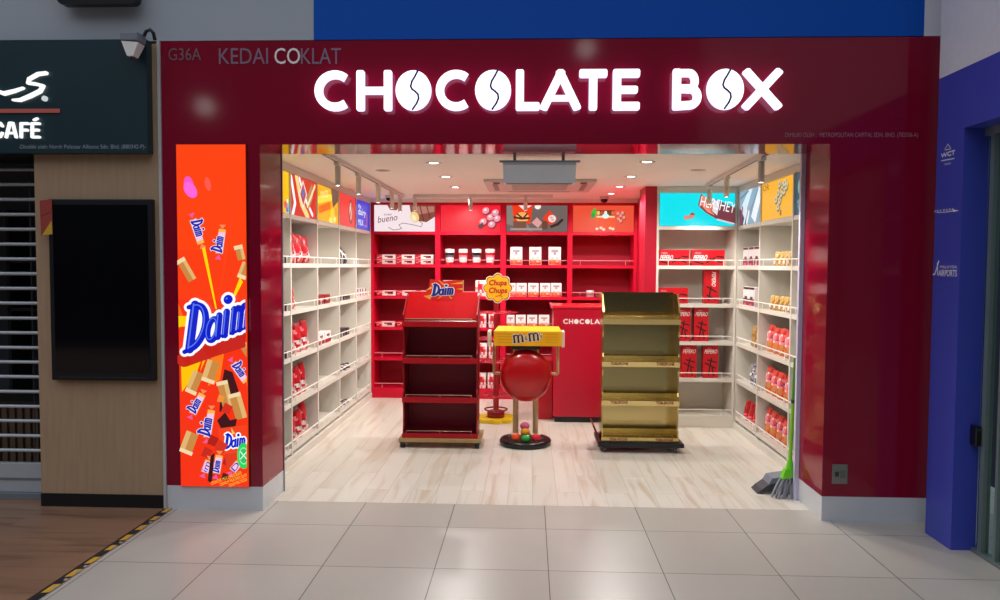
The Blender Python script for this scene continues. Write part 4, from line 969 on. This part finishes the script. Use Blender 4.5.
for i in range(16):
    f = i / 15; top = Vector((h0.x + (h1.x - h0.x) * f, .47 + .02 * math.sin(i * 2.1), h0.z + .002)); l0 = at('y', .43, 772.5, 498); l1 = at('y', .43, 796, 498)
    bot = Vector((l0.x + (h1.x - .01 - l0.x) * f, .45 + .03 * math.sin(i * 1.7), .006))
    mb.tube([tuple(top), tuple(top.lerp(bot, .5) + Vector((.006 * (f - .7), 0, 0))), tuple(bot)], [.008, .009, .007], g1, 6)
mb.build('bristles', br_)
dp = thing('dustpan', 'grey dustpan on the floor behind the broom', 'dustpan', (1.79, .56, 0))
mb = MB(); dg = M('#767d8a', .4)
mb.add([(1.66, .54, .003), (1.84, .54, .003), (1.84, .7, .003), (1.66, .7, .003), (1.72, .55, .11), (1.838, .55, .13), (1.838, .69, .13), (1.72, .69, .11)], [(0, 1, 2, 3), (4, 5, 6, 7), (0, 1, 5, 4), (1, 2, 6, 5), (2, 3, 7, 6), (3, 0, 4, 7)], dg); mb.build('hood', dp)
mb = MB(); mb.prism([(0, 0), (.13, .02), (.13, .075), (.08, .065), (.03, .03)], (1.615, .54, .003), X, Z, (0, .15, 0), M('#3d3d42', .4)); mb.build('scoop_lip', dp)

# ================================================================== STOCK ON THE SHELVES
def lerp(a, b, t): return a + (b - a) * t
PAL = {'r': '#bc101e', 'R': '#8a0c18', 'w': '#e8dedc', 'p': '#e8808a', 'b': '#3a3a8a', 'o': '#e0692e', 'O': '#c98a4a', 'k': '#1a1416', 'g': '#b08a50', 'G': '#8a6838', 'y': '#e0b050', 's': '#9a9aa4', 'S': '#5a5a66', 'n': '#5a3020', 'c': '#c8d8e4', 't': '#d8bfae', 'e': '#d84a3a'}
def pm(ch, rough=.32): return M(PAL[ch], rough, vary=.1, scale=60)
def fine(rows, rnd, nx=9, nz=14, p=.38):
    """the same print at a finer grain, its colours strewn among their neighbours"""
    H, W = len(rows), len(rows[0]); out = []
    for j in range(nz):
        line = ''
        for i in range(nx):
            a, b = j * H / nz, i * W / nx
            if rnd.random() < p: a += rnd.uniform(-1.6, 1.6); b += rnd.uniform(-2, 2)
            line += rows[min(H - 1, max(0, int(a)))][min(W - 1, max(0, int(b)))]
        out.append(line)
    return out
def pouch(w, h, t, rows, seed=0):
    rnd = random.Random(seed); rows = fine(rows, rnd); nz, nx = len(rows), len(rows[0])
    mb = MB(); V = {}; vs = []
    def th(u, v):
        f = min(1, .6 + 2.2 * v) * max(0, 1 - v) ** .42
        return t / 2 * (max(0, math.sin(PI * u)) ** .55) * f * (1 + .12 * math.sin(7 * u + 9 * v + seed))
    for j in range(nz + 1):
        v = j / nz
        for i in range(nx + 1):
            u = i / nx; x_ = (u - .5) * w * (1 - .06 * math.sin(PI * v)) + rnd.uniform(-1, 1) * w * .012; z_ = v * h + (rnd.uniform(-1, 1) * h * .012 if j else 0)
            for sd in (-1, 1):
                V[(i, j, sd)] = len(vs); vs.append((x_, sd * th(u, v), z_))
    fs, ms = [], []
    for j in range(nz):
        for i in range(nx):
            ch = rows[nz - 1 - j][i]
            for sd in (-1, 1):
                fs.append((V[(i, j, sd)], V[(i + 1, j, sd)], V[(i + 1, j + 1, sd)], V[(i, j + 1, sd)])); ms.append(pm(ch))
    for i in range(nx): fs.append((V[(i, 0, -1)], V[(i + 1, 0, -1)], V[(i + 1, 0, 1)], V[(i, 0, 1)])); ms.append(pm(rows[-1][i]))
    mb.add(vs, fs, ms, True); return mb
def carton(w, d_, h, body, rows, rough=.4):
    mb = MB(); B = pm(body, rough); nz, nx = len(rows), len(rows[0])
    mb.box(-w / 2, w / 2, -d_ / 2, d_ / 2, 0, h, B, min(w, d_, h) * .03)
    e = .0008
    for j, row in enumerate(rows):
        for i, ch in enumerate(row):
            if ch == '.': continue
            x0, x1 = -w / 2 + w * (.02 + .96 * i / nx), -w / 2 + w * (.02 + .96 * (i + 1) / nx); z1, z0 = h * (.98 - .96 * j / nz), h * (.98 - .96 * (j + 1) / nz)
            mb.add([(x0, -d_ / 2 - e, z0), (x1, -d_ / 2 - e, z0), (x1, -d_ / 2 - e, z1), (x0, -d_ / 2 - e, z1)], [(0, 1, 2, 3)], pm(ch, rough))
    return mb
_proto = {}
def stock(kind, maker, name, label, cat, loc, rz, group, scale=(1, 1, 1)):
    """first of a kind is built, the rest copied"""
    if kind not in _proto:
        o = maker().build(name); _proto[kind] = o
    else:
        o = _proto[kind].copy(); COL.objects.link(o); o.name = name
    o.location = loc; o.rotation_euler = (0, 0, rz); o.scale = scale
    return tag(o, label, cat, group)
def order(n, a, b):
    if n == 1: return ['']
    if n == 2: return [a, b]
    if n == 3: return [a, 'middle', b]
    mid = {4: ['second', 'third'], 5: ['second', 'middle', 'fourth'], 6: ['second', 'third', 'fourth', 'fifth']}[n]
    return [a] + mid + [b]
RB = ['rrRrr', 'Rprrr', 'rrRrR', 'rrrrr', 'RrppR', 'pswsr', 'prptr', 'Rtrwr', 'RrRrp']
RB2 = ['RrRrr', 'rrrrR', 'prrrr', 'rRrrr', 'rrRpr', 'wsrwR', 'rtwpr', 'tRpst', 'pRRrR']
OB = ['eeere', 'reere', 'eewee', 'pwpep', 'wbpbe', 'epwpe', 'OoeOe', 'tOeOo', 'OeOoe', 'oOtOe', 'oeeOo']
GB = ['gyggy', 'yGgyG', 'gyyGg', 'GgwgG', 'ygGyg']
DB = ['kkkkk', 'wkkwk', 'kwwkk', 'kkwSk', 'wkkks', 'kSwkk', 'kkkkk']
SB = ['sSssS', 'wsSws', 'Sswks', 'sSsSs', 'kswsS']
BB = ['gGggG', 'yggGg', 'GtggG', 'gGggg']
DRB = ['RrrRr', 'rRrrR', 'rprRr', 'rRppR', 'RrrRr']
shelfname = {1: 'top', 2: 'second', 3: 'third', 4: 'fourth', 5: 'bottom'}
def row_on(side, lv, u0, u1, n, top, kind, make, name, noun, cat, thick, jit=.0, hs=None, xin=.09):
    """a row of packs along a side-wall shelf between photograph columns u0 and u1; top = photograph row of the tallest"""
    xp = (SL - .022) if side == 'L' else (SR + .022)
    um = (u0 + u1) / 2
    ya, yb2 = at('x', xp, u0, 300).y, at('x', xp, u1, 300).y
    y0, y1 = min(ya, yb2), max(ya, yb2)
    bays = LP if side == 'L' else RP
    k = max(i for i in range(len(bays) - 1) if bays[i] < (y0 + y1) / 2)
    y0, y1 = max(y0, bays[k] + .018), min(y1, bays[k + 1] - .018)
    h = at('x', xp, um, top).z - ZS[lv]
    w = (y1 - y0) / n
    names = order(n, 'nearest', 'farthest')
    xc = xp - (thick / 2 + .006) * (1 if side == 'L' else -1)
    wall = 'left' if side == 'L' else 'right'
    for i in range(n):
        hh = h * (hs[i] if hs else 1)
        yc = y0 + w * (i + .5)
        lab = f'{names[i]} {noun} on the {shelfname[lv]} shelf of the {wall} wall'.strip()
        stock(kind, make, name, lab, cat, (xc - random.uniform(0, .012) * (1 if side == 'L' else -1), yc, ZS[lv] + .001), PI / 2 if side == 'L' else -PI / 2, f'{noun}s on the {wall} wall', (w * .97, thick, hh * (1.08 if 'bag' in name else 1)))
unit = lambda rows, seed=0: (lambda: pouch(1, 1, 1, rows, seed))
ubox = lambda body, rows: (lambda: carton(1, 1, 1, body, rows))
# left wall: second bay red bags
row_on('L', 1, 292.5, 315.5, 3, 235, 'rb', unit(RB, 1), 'sweet_bag', 'red sweet bag', 'bag', .11, hs=[1, .95, .93])
row_on('L', 2, 293, 300, 1, 289, 'rb', unit(RB, 1), 'sweet_bag', 'lone red sweet bag', 'bag', .11)
row_on('L', 3, 293, 312.5, 3, 325, 'rb2', unit(RB2, 2), 'sweet_bag', 'red sweet bag', 'bag', .12, hs=[.93, .97, 1.05])
row_on('L', 4, 293.5, 311, 3, 369, 'rb2', unit(RB2, 2), 'sweet_bag', 'red sweet bag', 'bag', .12, hs=[.95, 1, 1.05])
row_on('L', 5, 293.5, 312, 3, 412, 'rb2', unit(RB2, 2), 'sweet_bag', 'red sweet bag', 'bag', .12, hs=[.85, 1, 1.15])
row_on('L', 2, 320, 331, 2, 295, 'bar', ubox('R', ['RRRR', 'RtpR', 'nnRR']), 'chocolate_pack', 'low brown and red pack', 'pack', .1)
row_on('L', 3, 319.5, 331.5, 2, 332.5, 'sq', ubox('w', ['wwww', 'wnnw', 'wwpw', 'rrrR', 'RrrR']), 'chocolate_box', 'small white and crimson box', 'box', .1)
row_on('L', 1, 341, 350.5, 3, 248, 'db', unit(DB, 3), 'chocolate_bag', 'black and white bag', 'bag', .1, hs=[.95, 1.05, .8])
row_on('L', 2, 341, 351, 3, 296, 'dk', ubox('k', ['kkkk', 'kskk', 'kkSk']), 'chocolate_bar', 'small black bar pack', 'bar', .1)
row_on('L', 3, 341, 350.5, 3, 329, 'dk', ubox('k', ['kkkk', 'kskk', 'kkSk']), 'chocolate_bar', 'small black bar pack', 'bar', .1)
row_on('L', 4, 341, 353, 3, 364, 'db', unit(DB, 3), 'chocolate_bag', 'black and white bag', 'bag', .1, hs=[1.1, .9, .7])
row_on('L', 5, 341, 352, 3, 402, 'db', unit(DB, 3), 'chocolate_bag', 'black and white bag', 'bag', .1, hs=[1.1, .9, .7])
row_on('L', 2, 358, 367.5, 4, 288.5, 'st', ubox('w', ['wkkw', 'wkkw', 'wwww', 'wpkw', 'wwpw']), 'chocolate_box', 'white box with a dark stripe', 'box', .08)
for lv in (1, 2, 3):
    z = ZS[lv]; p = at('x', SL - .02, 285.8, (257, 306, 354)[lv - 1])
    t = one('bracket_tag', MB().box(p.x - .004, p.x + .004, p.y - .02, p.y + .022, z + .001, z + .062, M('#15161e', .4), .004), f'small black tag at the near end of the {shelfname[lv]} left shelf', 'tag', (p.x, p.y, z), 'black tags on the left shelves')
# right wall
row_on('R', 1, 741.5, 757, 3, 247, 'wb', ubox('w', ['Rkkk', 'wwww', 'wcww', 'wwcw', 'wnkw', 'knkk', 'brrr', 'rprb']), 'chocolate_box', 'tall white box with dark top', 'box', .07)
row_on('R', 2, 742, 753.5, 2, 287, 'wb', ubox('w', ['Rkkk', 'wwww', 'wcww', 'wwcw', 'wnkw', 'knkk', 'brrr', 'rprb']), 'chocolate_box', 'tall white box with dark top', 'box', .07)
row_on('R', 1, 769, 787, 4, 252.5, 'gb', unit(GB, 4), 'sweet_bag', 'small gold bag', 'bag', .08)
row_on('R', 2, 766, 787.5, 5, 297.5, 'gb', unit(GB, 4), 'sweet_bag', 'small gold bag', 'bag', .08)
row_on('R', 3, 748, 757.5, 2, 328.5, 'bb', unit(BB, 5), 'sweet_bag', 'brown paper bag', 'bag', .1)
row_on('R', 3, 762, 787, 4, 330, 'ob', unit(OB, 6), 'crisp_bag', 'red and orange bag', 'bag', .12, hs=[.96, 1, .97, 1.02])
row_on('R', 4, 746.5, 757, 2, 367, 'sb', unit(SB, 7), 'sweet_bag', 'silver patterned bag', 'bag', .1)
row_on('R', 4, 761, 787, 4, 374, 'ob', unit(OB, 6), 'crisp_bag', 'red and orange bag', 'bag', .12, hs=[.95, 1, .98, 1.04])
row_on('R', 5, 742.5, 756, 3, 405.5, 'drb', unit(DRB, 8), 'sweet_bag', 'dark red ribbed bag', 'bag', .1)
row_on('R', 5, 762, 786.5, 4, 417.5, 'ob', unit(OB, 6), 'crisp_bag', 'red and orange bag', 'bag', .12, hs=[.95, .98, 1, 1.02])
# forward white unit: red stick biscuit cartons
def pepero(label, u0, u1, w0, w1, lv, upright):
    a, b = at('y', YR + .05, u0, w1), at('y', YR + .05, u1, w0)
    x0, x1, h = max(a.x, 1.279), b.x, min(b.z - ZS[lv], ZS[lv - 1] - ZS[lv] - TH - .006)
    if not upright: pass
    z0 = ZS[lv] + .001
    t = thing('biscuit_carton', label, 'carton', ((x0 + x1) / 2, YR + .09, z0), 'red stick biscuit cartons')
    MB().box(x0, x1, YR + .05, YR + .14, z0, z0 + h, M('#c40c1c', .35, vary=.04), .003).build('carton', t)
    w = x1 - x0; yf = YR + .0495
    mb = MB(); W = M('#f0e0e0', .4); K = M('#2c1214', .4)
    if upright == 'side':
        text_on(mb, 'PEPERO', (x0 + w * .5, yf, z0 + h * .94), -Z, X, -Y, h * .42, w * .26, W, .0008, .15, .002)
        ks = [((.2, .5), (.8, .35)), ((.45, .5), (.3, .1)), ((.2, .25), (.75, .12))]
    elif upright:
        text_on(mb, 'PEPERO', (x0 + w * .06, yf, z0 + h * .75), X, Z, -Y, w * .82, h * .12, W, .0008, .25, .002)
        text_on(mb, 'ORIGINAL', (x0 + w * .25, yf, z0 + h * .9), X, Z, -Y, w * .3, h * .025, W, .0008)
        ks = [((.55, .6), (.35, .1)), ((.15, .45), (.8, .3)), ((.3, .55), (.85, .48)), ((.6, .3), (.7, .08))]
    else:
        text_on(mb, 'PEPERO', (x0 + w * .05, yf, z0 + h * .38), X, Z, -Y, w * .4, h * .28, W, .0008, .25, .002)
        text_on(mb, 'ORIGINAL', (x0 + w * .1, yf, z0 + h * .76), X, Z, -Y, w * .2, h * .08, W, .0008)
        ks = [((.45, .2), (.7, .5)), ((.55, .45), (.9, .2)), ((.1, .25), (.35, .12)), ((.75, .6), (.95, .55))]
    mb.build('lettering', t)
    mb = MB()
    for (p, q) in ks:
        for s in stroke_polys([(x0 + w * p[0], z0 + h * p[1]), (x0 + w * q[0], z0 + h * q[1])], .014): mb.add([(v[0], yf - .0006 - .00001 * len(mb.f), v[1]) for v in s], [list(range(len(s)))], K)
    mb.build('biscuit_print', t)
pepero('left lying red biscuit carton on the top white shelf', 657, 689.5, 250, 264, 1, None)
pepero('right lying red biscuit carton on the top white shelf', 691.5, 725, 250, 264, 1, None)
pepero('lying red biscuit carton on the second white shelf', 656.5, 688, 288, 302, 2, None)
pepero('upright red biscuit carton with sideways lettering', 704, 719.5, 269.5, 302, 2, 'side')
pepero('left upright red biscuit carton on the third white shelf', 676, 691, 306.5, 340, 3, True)
pepero('right upright red biscuit carton on the third white shelf', 694, 709, 306.5, 340, 3, True)
pepero('left upright red biscuit carton on the fourth white shelf', 681.5, 697, 345, 376, 4, True)
pepero('right upright red biscuit carton on the fourth white shelf', 703, 718.5, 345, 376, 4, True)
# red back unit
def backrow(spans, w0, lv, kind, make, name, nouns, cat, depth=.12, inset=.05, z_off=0, scale_h=None, group=None):
    for i, (u0, u1) in enumerate(spans):
        yf = YB + inset
        a = at('y', yf, u0, 300); b = at('y', yf, u1, 300); h = scale_h or (at('y', yf, (u0 + u1) / 2, w0).z - ZS[lv])
        stock(kind, make, name, nouns[i], cat, ((a.x + b.x) / 2, yf + depth / 2, ZS[lv] + .001 + z_off), 0, group, (b.x - a.x, depth, h))
KB = ubox('r', ['rrwwwww', 'rpwnnkw', 'prwwrRw', 'rrwwwww'])
hh = .058
for (u0, u1), w in zip(((376.5, 396), (396.2, 415), (415.4, 433.8)), ('left', 'middle', 'right')):
    backrow([(u0, u1)], 0, 1, 'kb', KB, 'chocolate_box', [f'lower flat red and white box of the {w} pair under the white poster'], 'box', .12, .05, 0, hh, 'flat red and white boxes at the back')
    backrow([(u0, u1)], 0, 1, 'kb', KB, 'chocolate_box', [f'upper flat red and white box of the {w} pair under the white poster'], 'box', .12, .052, hh + .001, hh, 'flat red and white boxes at the back')
backrow([(376.5, 396), (396.5, 416), (416.5, 433)], 0, 2, 'kb', KB, 'chocolate_box', [f'{w} flat red and white box of the row left behind the red rack' for w in ('left', 'middle', 'right')], 'box', .12, .05, 0, .064, 'flat red and white boxes at the back')
backrow([(376, 395), (397, 416)], 0, 3, 'kb', KB, 'chocolate_box', [f'{w} flat red and white box on the red third shelf' for w in ('left', 'right')], 'box', .12, .05, 0, .066, 'flat red and white boxes at the back')
def cup(a, b):
    def f():
        mb = MB(); rows = ['w', 'w', a, b, 'w', b, 'r']
        prof = [(.36, 0), (.38, .14), (.41, .3), (.44, .45), (.46, .6), (.49, .76), (.5, .92), (.47, 1.0)]
        ms = [pm(c) for c in ('r', 'w', 'w', b, a, 'w', 'w')]
        mb.lathe(prof, None, (0, 0, 0), 16, 'z', ms); return mb
    return f
for i, (u0, u1) in enumerate(((444.5, 454), (458, 467.3), (471.5, 481), (485, 494.8))):
    c = 'kS' if i % 2 == 0 else 'rp'
    backrow([(u0, u1)], 249, 1, 'cup' + c, cup(*c), 'chocolate_cup', [['leftmost white cup with dark band', 'white cup with red band second from left', 'white cup with dark band third from left', 'rightmost white cup with red band'][i] + ' under the pink sweets poster'], 'cup', .09, .04, 0, None, 'printed cups on the red shelf')
WB = ubox('w', ['wwwww', 'wsssw', 'wwpww', 'wwwww', 'wtwtw', 'oOotO', 'eooee'])
backrow([(510, 522), (529, 541), (548.3, 560.5)], 247, 1, 'wbx', WB, 'chocolate_box', [f'{w} tall white box on the red shelf under the grey poster' for w in ('left', 'middle', 'right')], 'box', .1, .04, 0, None, 'tall white boxes')
backrow([(508.5, 515.5), (516.3, 526.5), (528, 538.5), (540, 550.3), (551, 561.5)], 283.3, 2, 'wbx', WB, 'chocolate_box', [f'{w} white box of five right of the yellow flower sign' for w in order(5, 'leftmost', 'rightmost')], 'box', .1, .04, 0, None, 'tall white boxes')
backrow([(506.6, 514.6), (516, 525.8), (527.2, 537.3), (539, 549.5)], 315.3, 3, 'wbx', WB, 'chocolate_box', [f'{w} white box of four just above the yellow tray' for w in order(4, 'leftmost', 'rightmost')], 'box', .1, .04, 0, None, 'tall white boxes')
PB = ubox('w', ['wpwww', 'wrrpw', 'prrrp', 'wSwrw', 'wwpww'])
backrow([(443, 452.5), (454, 463)], 280.5, 2, 'pb', PB, 'chocolate_box', ['left pink and white box behind the lettered header card', 'right pink and white box behind the lettered header card'], 'box', .1, .05, 0, None, 'pink and white boxes')
backrow([(475.5, 486)], 280.5, 2, 'pb', PB, 'chocolate_box', ['pink and white box just left of the yellow flower sign'], 'box', .1, .04, 0, None, 'pink and white boxes')
backrow([(477.8, 486.2), (488.8, 496)], 312.5, 3, 'pb', PB, 'chocolate_box', ['left pink and white box below the yellow flower sign', 'right pink and white box below the yellow flower sign'], 'box', .1, .04, 0, None, 'pink and white boxes')
backrow([(477.8, 487), (489, 497)], 343.5, 4, 'pb', PB, 'chocolate_box', ['left pink and white box beside the yellow tray end', 'right pink and white box hidden behind the yellow tray end'], 'box', .1, .04, 0, None, 'pink and white boxes')
backrow([(477.8, 486.2), (488, 496)], 373.5, 5, 'pb', PB, 'chocolate_box', ['left pink and white box on the lowest red shelf', 'right pink and white box on the lowest red shelf'], 'box', .1, .04, 0, None, 'pink and white boxes')
# two small metal things on the fourth red bay
p = at('y', YB + .08, 590, 295)
one('tin', MB().lathe([(.045, 0), (.045, .03), (.048, .032), (.048, .07), (.04, .078), (0, .078)], M('#cfcac6', .4, .2), (p.x, p.y, ZS[2] + .001), 20), 'round silver tin on the red shelf right of the white boxes', 'tin', (p.x, p.y, ZS[2]))
p = at('y', YB + .08, 600, 294)
one('stapler', MB().box(p.x - .055, p.x + .06, p.y - .02, p.y + .02, ZS[2] + .001, ZS[2] + .02, M('#7a6a66', .3, .5), .004).box(p.x - .05, p.x + .06, p.y - .015, p.y + .015, ZS[2] + .028, ZS[2] + .052, M('#8a4a44', .4), .006).box(p.x + .035, p.x + .055, p.y - .012, p.y + .012, ZS[2] + .018, ZS[2] + .03, M('#7a6a66', .3, .5)), 'small stapler beside the silver tin on the red shelf', 'stapler', (p.x, p.y, ZS[2]))

# ================================================================== LIGHT OF THE HALL
w = bpy.data.worlds.new('hall_daylight'); S.world = w; w.use_nodes = True
nt = w.node_tree; bg = nt.nodes['Background']
tc = nt.nodes.new('ShaderNodeTexCoord'); sp = nt.nodes.new('ShaderNodeSeparateXYZ'); rp = nt.nodes.new('ShaderNodeValToRGB')
nt.links.new(tc.outputs['Generated'], sp.inputs[0]); nt.links.new(sp.outputs['Z'], rp.inputs[0]); nt.links.new(rp.outputs['Color'], bg.inputs['Color'])
el = rp.color_ramp.elements
el[0].position = .0; el[0].color = (.02, .02, .024, 1); el[1].position = .55; el[1].color = (1.05, 1.12, 1.25, 1)
e = el.new(.32); e.color = (.08, .085, .1, 1)
bg.inputs['Strength'].default_value = 1.0

for lx, ly, lz, pw_ in ((-4.55, -5.7, 3.8, 2.4), (.75, -5.7, 4.57, 2.4)):
    l = bpy.data.lights.new('hall_lamp', 'POINT'); l.energy = pw_; l.shadow_soft_size = .12; l.color = (1, .97, .93)
    o = bpy.data.objects.new('hall_lamp', l); COL.objects.link(o); o.location = (lx, ly, lz)

# ================================================================== CAMERA
cd = bpy.data.cameras.new('camera'); cam = bpy.data.objects.new('camera', cd); COL.objects.link(cam)
cd.sensor_width = 36; cd.sensor_fit = 'HORIZONTAL'; cd.lens = F * 36 / 1000; cd.clip_start = .05; cd.clip_end = 60
r, f, u = CR.col[0], CR.col[1], CR.col[2]
cam.matrix_world = Matrix(((r.x, u.x, -f.x, CP.x), (r.y, u.y, -f.y, CP.y), (r.z, u.z, -f.z, CP.z), (0, 0, 0, 1)))
S.camera = cam
S.view_settings.view_transform = 'Standard'; S.view_settings.look = 'None'; S.view_settings.gamma = 1; S.view_settings.use_curve_mapping = False
S.view_settings.exposure = 0
